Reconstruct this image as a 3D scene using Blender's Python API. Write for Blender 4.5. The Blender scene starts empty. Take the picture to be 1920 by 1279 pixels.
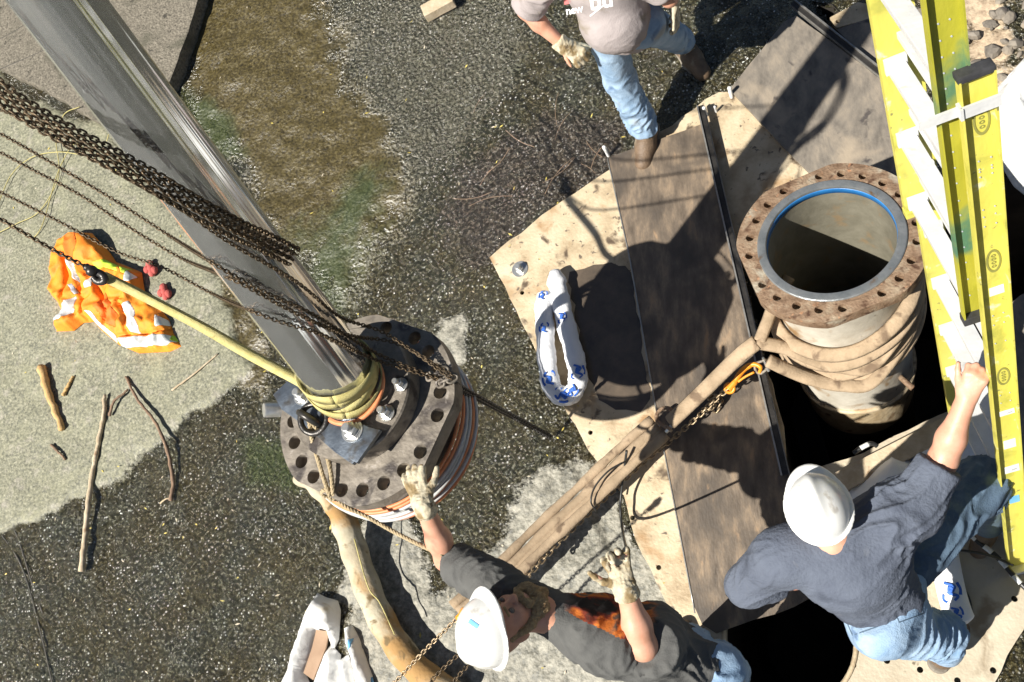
import bpy, bmesh, math, random
import numpy as np
from mathutils import Vector, Matrix, geometry
from mathutils.bvhtree import BVHTree
random.seed(7); rng = np.random.default_rng(7)
scene = bpy.context.scene
C = scene.collection
R_ = math.radians
# ------------------------------------------------------------------ camera
F = 1800.0; CH = 5.0
_d = np.array([1650 - 960, -(1230 - 639.5), -F]); _d /= np.linalg.norm(_d)
_up = -_d
_X = np.array([1., 0, 0]) - _up * _up[0]; _X /= np.linalg.norm(_X)
_Y = np.cross(_up, _X)
RM = np.array([_X, _Y, _up])            # world = RM @ cam
cam_d = bpy.data.cameras.new('camera'); cam = bpy.data.objects.new('camera', cam_d); C.objects.link(cam)
cam.matrix_world = Matrix.Translation((0, 0, CH)) @ Matrix([list(r) for r in RM]).to_4x4()
cam_d.sensor_width = 36; cam_d.lens = F / 1920 * 36; cam_d.clip_start = 0.05; cam_d.clip_end = 200
scene.camera = cam
# ------------------------------------------------------------------ light
AZ, EL = R_(42), R_(50)
SH = np.array([math.cos(AZ), math.sin(AZ)]) / math.tan(EL)      # ground shadow offset for each metre of height
sl = bpy.data.lights.new('sun', 'SUN'); sl.energy = 5.0; sl.angle = R_(0.5); sl.color = (1, .955, .87)
so = bpy.data.objects.new('sun', sl); C.objects.link(so)
so.rotation_euler = Vector((SH[0], SH[1], -1)).to_track_quat('-Z', 'Y').to_euler(); so.location = (-6, -6, 9)
w = bpy.data.worlds.new('World'); scene.world = w; w.use_nodes = True
nt = w.node_tree; sky = nt.nodes.new('ShaderNodeTexSky'); sky.sky_type = 'NISHITA'; sky.sun_disc = False
sky.sun_elevation = EL; sky.sun_rotation = math.atan2(-SH[0], -SH[1])
nt.links.new(sky.outputs[0], nt.nodes['Background'].inputs[0]); nt.nodes['Background'].inputs[1].default_value = 0.032
scene.view_settings.view_transform = 'Standard'; scene.view_settings.look = 'None'
scene.view_settings.exposure = 0.8; scene.view_settings.gamma = 1

# ------------------------------------------------------------------ maths helpers
def at(px, py, z=0.0):
    r = RM @ np.array([px - 960, -(py - 639.5), -F]); return np.array([0, 0, CH]) + r * ((z - CH) / r[2])
def P(*pts): return [at(*p) for p in pts]
def xy(pts, z=0): return [tuple(at(p[0], p[1], z)[:2]) for p in pts]
def nrm(v): v = np.asarray(v, float); return v / (np.linalg.norm(v) + 1e-12)
def hsh(ix, iy, iz):
    n = (ix * 374761393 + iy * 668265263 + iz * 1274126177) & 0xffffffff
    n = ((n ^ (n >> 13)) * 1103515245) & 0xffffffff
    return ((n ^ (n >> 16)) & 0xffff) / 65535.0
def vn(p, s=1.0):                        # value noise, 0..1
    p = np.asarray(p, float) * s + 1000.0
    i = np.floor(p).astype(np.int64); f = p - i; f = f * f * (3 - 2 * f)
    r = 0
    for a in (0, 1):
        for b in (0, 1):
            for c in (0, 1):
                wgt = (f[..., 0] if a else 1 - f[..., 0]) * (f[..., 1] if b else 1 - f[..., 1]) * (f[..., 2] if c else 1 - f[..., 2])
                r = r + wgt * hsh(i[..., 0] + a, i[..., 1] + b, i[..., 2] + c)
    return r
def fbm(p, s, o=3): return sum(vn(p, s * 2 ** k) * .5 ** k for k in range(o)) / sum(.5 ** k for k in range(o))
def ss(a, b, x): t = np.clip((x - a) / (b - a), 0, 1); return t * t * (3 - 2 * t)
def pdist(pts, poly):                    # signed distance, positive inside
    pts = np.asarray(pts); poly = np.asarray(poly); n = len(poly)
    d = np.full(len(pts), 1e9); ins = np.zeros(len(pts), bool)
    for i in range(n):
        a = poly[i]; b = poly[(i + 1) % n]; e = b - a; v = pts - a
        t = np.clip((v @ e) / (e @ e + 1e-12), 0, 1); d = np.minimum(d, np.hypot(*(v - t[:, None] * e).T))
        c = (a[1] > pts[:, 1]) != (b[1] > pts[:, 1])
        xi = (b[0] - a[0]) * (pts[:, 1] - a[1]) / (b[1] - a[1] + 1e-12) + a[0]
        ins ^= c & (pts[:, 0] < xi)
    return np.where(ins, d, -d)
def smooth_path(pts, n=8, closed=False):
    p = [np.asarray(q, float) for q in pts]; m = len(p); out = []
    segs = m if closed else m - 1
    for i in range(segs):
        p1, p2 = p[i], p[(i + 1) % m]
        p0 = p[i - 1] if (closed or i > 0) else 2 * p1 - p2
        p3 = p[(i + 2) % m] if (closed or i + 2 < m) else 2 * p2 - p1
        for k in range(n):
            t = k / n
            out.append(.5 * ((2 * p1) + (-p0 + p2) * t + (2 * p0 - 5 * p1 + 4 * p2 - p3) * t * t + (-p0 + 3 * p1 - 3 * p2 + p3) * t ** 3))
    if not closed: out.append(p[-1])
    return out
def resample(pts, step):
    pts = np.array(pts); s = np.r_[0, np.cumsum(np.linalg.norm(np.diff(pts, axis=0), axis=1))]
    n = max(2, int(round(s[-1] / step)) + 1); q = np.linspace(0, s[-1], n)
    return [np.array([np.interp(x, s, pts[:, k]) for k in range(3)]) for x in q]

# ------------------------------------------------------------------ object helpers
ROOT = {}
def thing(name, label, cat, loc=(0, 0, 0), group=None):
    o = bpy.data.objects.new(name, None); C.objects.link(o); o.location = [float(v) for v in loc]
    o.empty_display_size = .1; o['label'] = label; o['category'] = cat
    if group: o['group'] = group
    ROOT[o.name] = np.array(loc, float); return o
def base_of(o): return ROOT[o.name]
def obj(name, vf, mat, parent=None, smooth=True, label=None, cat=None, group=None, kind=None, bevel=0, attrs=None):
    V, Fc = vf; V = np.asarray(V, float).reshape(-1, 3)
    if parent is None: base = np.array([V[:, 0].mean(), V[:, 1].mean(), V[:, 2].min()]) if len(V) else np.zeros(3)
    else: base = base_of(parent)
    me = bpy.data.meshes.new(name); me.from_pydata((V - base).tolist(), [], [tuple(int(i) for i in f) for f in Fc]); me.update()
    if attrs:
        for k, a in attrs.items():
            at_ = me.attributes.new(k, 'FLOAT', 'POINT'); at_.data.foreach_set('value', np.asarray(a, np.float32))
    if bevel:
        bm = bmesh.new(); bm.from_mesh(me); bmesh.ops.remove_doubles(bm, verts=bm.verts, dist=1e-5)
        bmesh.ops.recalc_face_normals(bm, faces=bm.faces)
        es = [e for e in bm.edges if len(e.link_faces) == 2 and e.calc_face_angle(0) > .6]
        bmesh.ops.bevel(bm, geom=es, offset=bevel, segments=2, profile=.7, affect='EDGES', clamp_overlap=True)
        bm.to_mesh(me); bm.free()
    if smooth: me.polygons.foreach_set('use_smooth', [True] * len(me.polygons)); me.update()
    if smooth == 'auto':
        me.set_sharp_from_angle(angle=R_(35))
    me.materials.append(mat)
    o = bpy.data.objects.new(name, me); C.objects.link(o)
    if parent is not None: o.parent = parent
    else: o.location = base
    ROOT[o.name] = base
    if label: o['label'] = label
    if cat: o['category'] = cat
    if group: o['group'] = group
    if kind: o['kind'] = kind
    return o
def join(*vfs):
    V = []; Fc = []; n = 0
    for v, f in vfs:
        v = np.asarray(v, float).reshape(-1, 3); V.append(v); Fc += [tuple(i + n for i in q) for q in f]; n += len(v)
    return np.vstack(V), Fc
def frame(t, ref=(0, 0, 1)):
    t = nrm(t); r = np.array(ref, float)
    if abs(t @ nrm(r)) > .95: r = np.array([1., .2, 0])
    u = nrm(np.cross(r, t)); return u, np.cross(t, u)
def tube(path, r, n=8, closed=False, cap=True, flat=1.0, ref=(0, 0, 1)):
    path = [np.asarray(p, float) for p in path]; m = len(path); V = []; Fc = []
    rr = r if hasattr(r, '__len__') else [r] * m
    u = None
    for i, p in enumerate(path):
        a = path[(i - 1) % m] if (closed or i > 0) else p; b = path[(i + 1) % m] if (closed or i < m - 1) else p
        t = nrm(b - a)
        if u is None: u, v = frame(t, ref)
        else: u = nrm(u - t * (u @ t)); v = np.cross(t, u)
        for k in range(n):
            an = 2 * math.pi * k / n; V.append(p + rr[i] * (math.cos(an) * u + flat * math.sin(an) * v))
    for i in range(m if closed else m - 1):
        j = (i + 1) % m
        for k in range(n): Fc.append((i * n + k, i * n + (k + 1) % n, j * n + (k + 1) % n, j * n + k))
    if cap and not closed: Fc += [tuple(range(n))[::-1], tuple((m - 1) * n + k for k in range(n))]
    return V, Fc
def ribbon(path, wid, th, side):         # flat strap, side = width direction (vector or list)
    V = []; Fc = []; m = len(path)
    for i, p in enumerate(path):
        a = path[max(0, i - 1)]; b = path[min(m - 1, i + 1)]; t = nrm(np.asarray(b) - a)
        s = np.asarray(side[i] if isinstance(side, list) else side, float); s = nrm(s - t * (s @ t)); u = np.cross(t, s)
        for sx, ux in ((-1, -1), (1, -1), (1, 1), (-1, 1)): V.append(np.asarray(p) + s * wid / 2 * sx + u * th / 2 * ux)
    for i in range(m - 1):
        for k in range(4): Fc.append((i * 4 + k, i * 4 + (k + 1) % 4, i * 4 + 4 + (k + 1) % 4, i * 4 + 4 + k))
    Fc += [(3, 2, 1, 0), tuple((m - 1) * 4 + k for k in range(4))]
    return V, Fc
def lathe(c, ax, prof, n=48, ref=(1, 0, 0), cap0=False, cap1=False):   # prof: (radius, height)
    ax = nrm(ax); u = np.array(ref, float); u = nrm(u - ax * (u @ ax)); v = np.cross(ax, u); V = []; Fc = []
    for r, h in prof:
        for k in range(n):
            a = 2 * math.pi * k / n; V.append(np.asarray(c) + ax * h + r * (math.cos(a) * u + math.sin(a) * v))
    for i in range(len(prof) - 1):
        for k in range(n): Fc.append((i * n + k, i * n + (k + 1) % n, (i + 1) * n + (k + 1) % n, (i + 1) * n + k))
    if cap0: Fc.append(tuple(range(n))[::-1])
    if cap1: Fc.append(tuple((len(prof) - 1) * n + k for k in range(n)))
    return V, Fc
def plate(loops, h, c=(0, 0, 0), u=(1, 0, 0), v=(0, 1, 0)):      # 2-D loops (outer, holes) in frame c,u,v; thickness h along u x v
    c = np.array(c, float); u = np.array(u, float); v = np.array(v, float); w_ = np.cross(u, v)
    tri = geometry.tessellate_polygon([[Vector((p[0], p[1], 0)) for p in l] for l in loops])
    fl = [p for l in loops for p in l]; n = len(fl)
    V = [c + u * p[0] + v * p[1] for p in fl] + [c + u * p[0] + v * p[1] + w_ * h for p in fl]; Fc = []
    for t in tri:
        a, b, d = [np.array(fl[i]) for i in t]; cr = (b[0] - a[0]) * (d[1] - a[1]) - (b[1] - a[1]) * (d[0] - a[0])
        t = tuple(t) if cr > 0 else tuple(t)[::-1]
        Fc.append(tuple(i + n for i in t)); Fc.append(t[::-1])
    k = 0
    for li, l in enumerate(loops):
        m = len(l); ar = sum(l[i][0] * l[(i + 1) % m][1] - l[(i + 1) % m][0] * l[i][1] for i in range(m))
        fw = (ar > 0) == (li == 0)
        for i in range(m):
            a, b = k + i, k + (i + 1) % m
            q = (a, b, b + n, a + n); Fc.append(q if fw else q[::-1])
        k += m
    return V, Fc
def box(c, ax, ay, az):                  # half vectors
    c, ax, ay, az = [np.asarray(q, float) for q in (c, ax, ay, az)]
    V = [c + x * ax + y * ay + z * az for z in (-1, 1) for y in (-1, 1) for x in (-1, 1)]
    return V, [(0, 2, 3, 1), (4, 5, 7, 6), (0, 1, 5, 4), (2, 6, 7, 3), (0, 4, 6, 2), (1, 3, 7, 5)]
def circ(cx, cy, r, n=20, a0=0): return [(cx + r * math.cos(a0 + 2 * math.pi * k / n), cy + r * math.sin(a0 + 2 * math.pi * k / n)) for k in range(n)]
def sphere(c, r, n=10, sq=(1, 1, 1)):
    V = []; Fc = []
    for i in range(n + 1):
        for k in range(2 * n):
            a = math.pi * i / n; b = math.pi * k / n
            V.append((c[0] + r * sq[0] * math.sin(a) * math.cos(b), c[1] + r * sq[1] * math.sin(a) * math.sin(b), c[2] + r * sq[2] * math.cos(a)))
    for i in range(n):
        for k in range(2 * n): Fc.append((i * 2 * n + k, (i + 1) * 2 * n + k, (i + 1) * 2 * n + (k + 1) % (2 * n), i * 2 * n + (k + 1) % (2 * n)))
    return V, Fc
def hexbolt(c, ax, r, h, sub=.6):
    a = lathe(c, ax, [(r * 1.25, 0), (r * 1.25, h * .15), (r, h * .15), (r, h * .9), (r * .85, h)], 6, cap1=True)
    b = lathe(c, ax, [(r * sub, h), (r * sub, h * 1.7), (r * sub * .8, h * 1.8)], 14, cap1=True); return join(a, b)
def chain_vf(path, pitch, d=None, roll=0.3, nseg=14, nr=6):
    d = d or pitch * .27; pts = resample(path, pitch); V = []; Fc = []
    wv = pitch * .42; hs = pitch * .5 + d * .5 - wv; up = None
    for i in range(len(pts) - 1):
        a, b = pts[i], pts[i + 1]; t = nrm(b - a); c = (a + b) / 2; u, v = frame(t)
        an = roll + (math.pi / 2 if i % 2 else 0) + rng.uniform(-.12, .12); s = math.cos(an) * u + math.sin(an) * v; q = np.cross(t, s)
        cp = []
        for k in range(nseg):
            th = 2 * math.pi * (k + .5) / nseg; x = math.cos(th); y = math.sin(th)
            cp.append(c + t * (x * wv + (hs if x > 0 else -hs)) + s * y * wv)
        o = len(V)
        for k in range(nseg):
            tt = nrm(cp[(k + 1) % nseg] - cp[k - 1]); n1 = np.cross(q, tt)
            for j in range(nr):
                g = 2 * math.pi * j / nr; V.append(cp[k] + d / 2 * (math.cos(g) * q + math.sin(g) * n1))
        for k in range(nseg):
            for j in range(nr): Fc.append((o + k * nr + j, o + k * nr + (j + 1) % nr, o + ((k + 1) % nseg) * nr + (j + 1) % nr, o + ((k + 1) % nseg) * nr + j))
    return V, Fc
def rope_vf(path, r, strands=3, lay=.05, n=6):
    pts = resample(path, r * .9); out = []
    s = 0; U = []; u = None
    for i, p in enumerate(pts):
        t = nrm(pts[min(i + 1, len(pts) - 1)] - pts[max(i - 1, 0)])
        if u is None: u, v = frame(t)
        else: u = nrm(u - t * (u @ t)); v = np.cross(t, u)
        U.append((u.copy(), v.copy()))
    for k in range(strands):
        q = []
        for i, p in enumerate(pts):
            a = 2 * math.pi * (k / strands + i * r * .9 / lay); q.append(p + r * .5 * (math.cos(a) * U[i][0] + math.sin(a) * U[i][1]))
        out.append(tube(q, r * .55, n))
    return join(*out)

# ------------------------------------------------------------------ materials
def mat(name, cols, scale=8, rough=.6, metal=0, bump=.2, bscale=60, stretch=None, rot=0, spots=None, rough2=None, detail=8, bdist=.01, contrast=(.3, .7), coat=0, rot3=None, attr=None, voro=0):
    m = bpy.data.materials.new(name); m.use_nodes = True; t = m.node_tree; L = t.links; N = t.nodes
    b = N['Principled BSDF']; tc = N.new('ShaderNodeTexCoord'); mp = N.new('ShaderNodeMapping')
    L.new(tc.outputs['Object'], mp.inputs[0]); mp.inputs['Rotation'].default_value = rot3 or (0, 0, rot)
    if stretch: mp.inputs['Scale'].default_value = stretch
    n1 = N.new('ShaderNodeTexNoise'); n1.inputs['Scale'].default_value = scale; n1.inputs['Detail'].default_value = detail; n1.inputs['Roughness'].default_value = .65
    L.new(mp.outputs[0], n1.inputs[0]); rp = N.new('ShaderNodeValToRGB'); L.new(n1.outputs[0], rp.inputs[0])
    e = rp.color_ramp.elements; k = len(cols)
    while len(e) < k: e.new(.5)
    for i, c in enumerate(cols):
        e[i].position = contrast[0] + (contrast[1] - contrast[0]) * (i / max(1, k - 1)); e[i].color = (*c, 1)
    if k == 1: e[1].color = (*cols[0], 1)
    col = rp.outputs[0]
    for sp in (spots or []):
        rgb, sc, lo, hi = sp[:4]; n2 = N.new('ShaderNodeTexNoise'); n2.inputs['Scale'].default_value = sc; n2.inputs['Detail'].default_value = 6
        n2.inputs['Distortion'].default_value = .4; L.new((mp if len(sp) > 4 else tc).outputs[0 if len(sp) > 4 else 'Object'], n2.inputs[0])
        mr = N.new('ShaderNodeMapRange'); mr.interpolation_type = 'SMOOTHSTEP'; mr.inputs[1].default_value = lo; mr.inputs[2].default_value = hi; L.new(n2.outputs[0], mr.inputs[0])
        mx = N.new('ShaderNodeMix'); mx.data_type = 'RGBA'; L.new(mr.outputs[0], mx.inputs[0]); L.new(col, mx.inputs[6]); mx.inputs[7].default_value = (*rgb, 1); col = mx.outputs[2]
    for (an, rgb, lo, hi, nsc, namp) in (attr or []):
        aa = N.new('ShaderNodeAttribute'); aa.attribute_name = an; n3 = N.new('ShaderNodeTexNoise'); n3.inputs['Scale'].default_value = nsc; n3.inputs['Detail'].default_value = 6
        L.new(tc.outputs['Object'], n3.inputs[0]); ma = N.new('ShaderNodeMath'); ma.operation = 'MULTIPLY_ADD'; L.new(n3.outputs[0], ma.inputs[0]); ma.inputs[1].default_value = namp; L.new(aa.outputs['Fac'], ma.inputs[2])
        mr = N.new('ShaderNodeMapRange'); mr.interpolation_type = 'SMOOTHSTEP'; mr.inputs[1].default_value = lo + namp * .5; mr.inputs[2].default_value = hi + namp * .5; L.new(ma.outputs[0], mr.inputs[0])
        mx = N.new('ShaderNodeMix'); mx.data_type = 'RGBA'; L.new(mr.outputs[0], mx.inputs[0]); L.new(col, mx.inputs[6])
        if isinstance(rgb, list):
            r2 = N.new('ShaderNodeValToRGB'); n4 = N.new('ShaderNodeTexNoise'); n4.inputs['Scale'].default_value = nsc * .8; n4.inputs['Detail'].default_value = 5; L.new(tc.outputs['Object'], n4.inputs[0]); L.new(n4.outputs[0], r2.inputs[0])
            while len(r2.color_ramp.elements) < len(rgb): r2.color_ramp.elements.new(.5)
            for i, c in enumerate(rgb): r2.color_ramp.elements[i].position = .36 + .28 * i / (len(rgb) - 1); r2.color_ramp.elements[i].color = (*c, 1)
            L.new(r2.outputs[0], mx.inputs[7])
        else: mx.inputs[7].default_value = (*rgb, 1)
        col = mx.outputs[2]
    L.new(col, b.inputs['Base Color']); b.inputs['Metallic'].default_value = metal; b.inputs['Roughness'].default_value = rough
    if coat: b.inputs['Coat Weight'].default_value = coat; b.inputs['Coat Roughness'].default_value = .08
    if rough2 is not None:
        mr = N.new('ShaderNodeMapRange'); mr.inputs[1].default_value = .35; mr.inputs[2].default_value = .65; mr.inputs[3].default_value = rough; mr.inputs[4].default_value = rough2
        L.new(n1.outputs[0], mr.inputs[0]); L.new(mr.outputs[0], b.inputs['Roughness'])
    if bump:
        nb = N.new('ShaderNodeTexNoise'); nb.inputs['Scale'].default_value = bscale; nb.inputs['Detail'].default_value = 6; L.new(mp.outputs[0], nb.inputs[0])
        bp = N.new('ShaderNodeBump'); bp.inputs['Strength'].default_value = bump; bp.inputs['Distance'].default_value = bdist; L.new(nb.outputs[0], bp.inputs['Height']); L.new(bp.outputs[0], b.inputs['Normal'])
    return m
BRD = math.atan2(*(at(1140, 295) - at(1305, 1150))[[0, 1]])     # board direction, angle from +Y
m_chrome = mat('polished_steel', [(.68, .70, .72), (.80, .81, .81)], 4, .08, .9, .03, 3, bdist=.005, rough2=.17)
m_steel = mat('machined_steel', [(.10, .12, .15), (.19, .22, .26)], 9, .34, .7, .15, 90, spots=[((.09, .085, .08), 12, .5, .7)], rough2=.5)
m_cast = mat('dull_cast_steel', [(.13, .112, .09), (.30, .262, .215)], 11, .5, .2, .35, 70, spots=[((.06, .05, .045), 9, .52, .68), ((.36, .32, .28), 22, .6, .75)], rough2=.65)
m_dark = mat('oily_dark_steel', [(.025, .024, .023), (.07, .065, .06)], 12, .35, .5, .25, 60)
m_zinc = mat('zinc_bolt', [(.5, .5, .48), (.72, .72, .7)], 30, .3, .8, .1, 80)
m_rust = mat('rusty_flange', [(.12, .068, .038), (.25, .165, .105), (.36, .285, .20)], 16, .68, .15, .5, 90, spots=[((.09, .045, .025), 22, .55, .7), ((.42, .22, .12), 30, .62, .74), ((.40, .36, .28), 8, .6, .72)])
m_ring = mat('worn_gasket_face', [(.20, .22, .23), (.36, .37, .37)], 14, .35, .6, .2, 60, spots=[((.22, .14, .08), 18, .6, .75)])
m_blue = mat('blue_paint', [(.02, .13, .36), (.03, .20, .5)], 14, .35, 0, .1, 40)
m_riser = mat('painted_pipe', [(.42, .38, .31), (.60, .56, .48)], 7, .5, 0, .25, 30, spots=[((.28, .17, .075), 5.5, .58, .72), ((.22, .17, .11), 14, .64, .74)])
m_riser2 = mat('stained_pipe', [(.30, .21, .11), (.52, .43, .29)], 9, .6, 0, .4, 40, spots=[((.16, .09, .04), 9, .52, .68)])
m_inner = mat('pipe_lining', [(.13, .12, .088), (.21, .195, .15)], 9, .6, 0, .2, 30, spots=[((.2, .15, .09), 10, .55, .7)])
m_white = mat('blown_white_paint', [(.72, .72, .7), (.82, .82, .8)], 12, .45, 0, .1, 50)
m_hat = mat('white_hard_hat', [(.74, .74, .71), (.82, .82, .80)], 7, .3, 0, .05, 14, spots=[((.5, .47, .42), 13, .60, .74), ((.33, .3, .27), 34, .68, .76)], coat=.3)
m_yel = mat('yellow_fibreglass', [(.56, .51, .085), (.66, .60, .12)], 10, .42, 0, .12, 90, stretch=(1, 1, .15), spots=[((.40, .39, .07), 9, .55, .72), ((.70, .67, .42), 20, .62, .72), ((.22, .21, .08), 34, .66, .73)])
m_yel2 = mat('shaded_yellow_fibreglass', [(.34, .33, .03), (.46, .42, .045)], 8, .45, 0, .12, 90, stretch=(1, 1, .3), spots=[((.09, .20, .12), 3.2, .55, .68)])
m_alu = mat('aluminium', [(.62, .62, .62), (.80, .80, .79)], 9, .42, .2, .15, 60, spots=[((.55, .55, .54), 20, .62, .74)])
m_rub = mat('black_rubber', [(.02, .02, .022), (.05, .05, .055)], 20, .6, 0, .2, 60)
m_chain = mat('rusty_chain', [(.05, .036, .022), (.15, .105, .06)], 30, .45, .6, .3, 120)
m_chain2 = mat('bare_chain', [(.22, .16, .10), (.42, .32, .2)], 30, .4, .6, .3, 120)
m_orange = mat('orange_paint', [(.75, .24, .02), (.85, .36, .03)], 20, .4, 0, .1, 60)
m_strap = mat('yellow_webbing', [(.44, .38, .13), (.60, .53, .24)], 20, .8, 0, .5, 220, spots=[((.24, .20, .08), 11, .56, .72)])
m_sling = mat('muddy_round_sling', [(.26, .19, .12), (.44, .33, .22)], 9, .9, 0, .5, 90, spots=[((.16, .11, .07), 12, .56, .7)], bdist=.006)
m_canvas = mat('canvas_sleeve', [(.34, .29, .20), (.56, .51, .38)], 6, .85, 0, .6, 50, spots=[((.38, .22, .08), 2.6, .48, .64), ((.16, .11, .05), 12, .56, .7), ((.22, .2, .15), 7, .6, .74)], bdist=.006)
m_rope = mat('manila_rope', [(.30, .23, .13), (.5, .4, .25)], 40, .9, 0, .5, 200)
m_ply = mat('wet_plywood', [(.065, .05, .037), (.15, .115, .083), (.31, .225, .145)], 5, .5, 0, .25, 30, stretch=(3, 1, 1), rot=BRD, spots=[((.075, .06, .047), 2.4, .47, .62), ((.36, .23, .13), 5, .62, .76, 1)], rough2=.68)
m_ply2 = mat('grey_plywood', [(.10, .088, .075), (.19, .165, .135), (.28, .235, .18)], 7, .7, 0, .25, 30, stretch=(2, 1, 1), rot=.9, spots=[((.33, .27, .2), 3, .55, .7), ((.07, .06, .055), 9, .62, .72)])
m_plate = mat('rusty_tan_plate', [(.30, .22, .13), (.52, .42, .28), (.60, .52, .38)], 5, .55, .1, .3, 60, spots=[((.34, .20, .09), 4, .54, .7), ((.10, .07, .045), 7, .60, .70), ((.14, .11, .08), 26, .62, .70)], rough2=.7)
m_plate2 = mat('weathered_tan_plate', [(.38, .32, .23), (.52, .46, .35)], 4, .6, .1, .3, 50, spots=[((.26, .20, .13), 5, .58, .72), ((.14, .11, .07), 16, .66, .76)])
m_edge = mat('galvanised_edge', [(.30, .29, .27), (.52, .50, .46)], 30, .35, .7, .1, 60)
m_wood = mat('grey_driftwood', [(.38, .29, .18), (.62, .52, .38)], 12, .85, 0, .4, 60, stretch=(1, 1, 1), spots=[((.25, .16, .09), 10, .58, .7)])
m_wood2 = mat('split_wood', [(.42, .25, .09), (.62, .42, .19)], 14, .8, 0, .4, 60)
m_twig = mat('dead_twig', [(.14, .09, .06), (.30, .2, .13)], 20, .9, 0, .4, 80)
m_boom = mat('white_absorbent_sock', [(.74, .75, .77), (.82, .82, .83)], 8, .75, 0, .5, 45, bdist=.008)
m_print = mat('blue_print', [(.02, .09, .42), (.05, .17, .6)], 30, .6, 0, 0)
m_tarp = mat('white_sheeting', [(.72, .72, .7), (.83, .82, .8)], 6, .55, 0, .35, 26, spots=[((.55, .48, .36), 5, .62, .76)], bdist=.012)
m_card = mat('brown_cardboard', [(.30, .19, .12), (.40, .27, .18)], 8, .8, 0, .1, 40)
m_vest = mat('orange_hi_vis', [(.86, .22, .015), (.92, .33, .02)], 10, .7, 0, .25, 120)
m_vest2 = mat('deep_orange_lining', [(.70, .13, .01), (.82, .2, .015)], 10, .7, 0, .25, 120)
m_tape = mat('silver_reflective_tape', [(.70, .72, .70), (.82, .84, .82)], 30, .35, .2, .15, 150)
m_lime = mat('lime_hi_vis_border', [(.50, .78, .04), (.62, .85, .08)], 20, .7, 0, .2, 120)
m_pink = mat('red_knit', [(.42, .07, .06), (.6, .14, .12)], 40, .9, 0, .6, 160)
m_skin = mat('skin', [(.55, .27, .17), (.68, .37, .26)], 14, .48, 0, .2, 140, spots=[((.50, .19, .13), 9, .55, .72)], bdist=.003)
m_hair = mat('fair_hair', [(.24, .15, .07), (.52, .38, .2)], 60, .6, 0, .9, 160, detail=10)
m_jean = mat('faded_denim', [(.16, .27, .42), (.36, .48, .62)], 7, .85, 0, .35, 160, spots=[((.30, .31, .30), 6, .58, .75), ((.09, .15, .26), 10, .6, .76)])
m_jean2 = mat('shaded_leg_and_seam_denim', [(.045, .075, .12), (.10, .155, .22)], 7, .85, 0, .35, 160, spots=[((.15, .21, .28), 9, .6, .76)])
m_tee_a = mat('taupe_cotton', [(.31, .27, .265), (.38, .335, .33)], 8, .9, 0, .3, 160, spots=[((.20, .17, .12), 5, .58, .74)])
m_tee_b = mat('charcoal_cotton', [(.075, .075, .073), (.105, .105, .10)], 8, .9, 0, .3, 160,
              attr=[('print', [(.012, .01, .01), (.02, .012, .01), (.20, .03, .012), (.62, .17, .02), (.10, .06, .04), (.03, .03, .03)], .35, .6, 9, .5)])
m_tee_c = mat('slate_blue_cotton', [(.082, .096, .132), (.112, .13, .170)], 8, .95, 0, .5, 90, spots=[((.052, .062, .088), 6, .52, .7), ((.12, .13, .155), 14, .66, .8)])
m_glove = mat('dirty_leather_glove', [(.42, .36, .24), (.66, .60, .46)], 14, .8, 0, .6, 90, spots=[((.24, .17, .08), 14, .48, .62), ((.12, .085, .05), 26, .62, .72)], bdist=.006)
m_boot = mat('brown_leather_boot', [(.10, .065, .04), (.20, .135, .085)], 14, .6, 0, .4, 90, spots=[((.26, .21, .15), 10, .58, .7)])
m_sole = mat('boot_sole', [(.16, .14, .11), (.26, .23, .19)], 14, .8, 0, .3, 60)
m_eye = mat('eye', [(.16, .13, .11)], 5, .2, 0, 0)
m_letter = mat('white_lettering', [(.78, .78, .78), (.82, .82, .82)], 5, .7, 0, 0)
m_red = mat('faded_red_print', [(.42, .11, .11), (.5, .16, .16)], 30, .8, 0, 0)
m_olive = mat('olive_print', [(.22, .21, .05), (.28, .27, .07)], 30, .6, 0, 0)
m_sky = mat('light_blue_print', [(.12, .38, .7), (.2, .48, .78)], 30, .5, 0, 0)
m_gryp = mat('grey_print', [(.35, .37, .42), (.45, .47, .5)], 30, .5, 0, 0)
m_pit = mat('dark_concrete_and_shade', [(.02, .018, .015), (.07, .06, .05)], 4, .6, 0, .5, 12)  # dark pit concrete; also paints shade in the bore and the ground cut
m_blk = mat('black_hose', [(.012, .012, .012), (.03, .03, .028)], 20, .4, 0, .1, 60)
m_bw = mat('striped_cord', [(.6, .6, .58), (.75, .75, .72)], 30, .8, 0, .3, 120)
m_grhose = mat('grey_cable', [(.38, .38, .37), (.6, .6, .58)], 20, .5, 0, .1, 60)
m_orhose = mat('orange_cable', [(.62, .2, .08), (.76, .3, .13)], 20, .5, 0, .1, 60)
m_leaf = mat('fallen_leaf', [(.4, .3, .06), (.6, .5, .12)], 30, .7, 0, 0)
m_water = mat('puddle_water', [(.06, .05, .04), (.13, .10, .075)], 6, .04, 0, .03, 20, rough2=.14)
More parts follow.
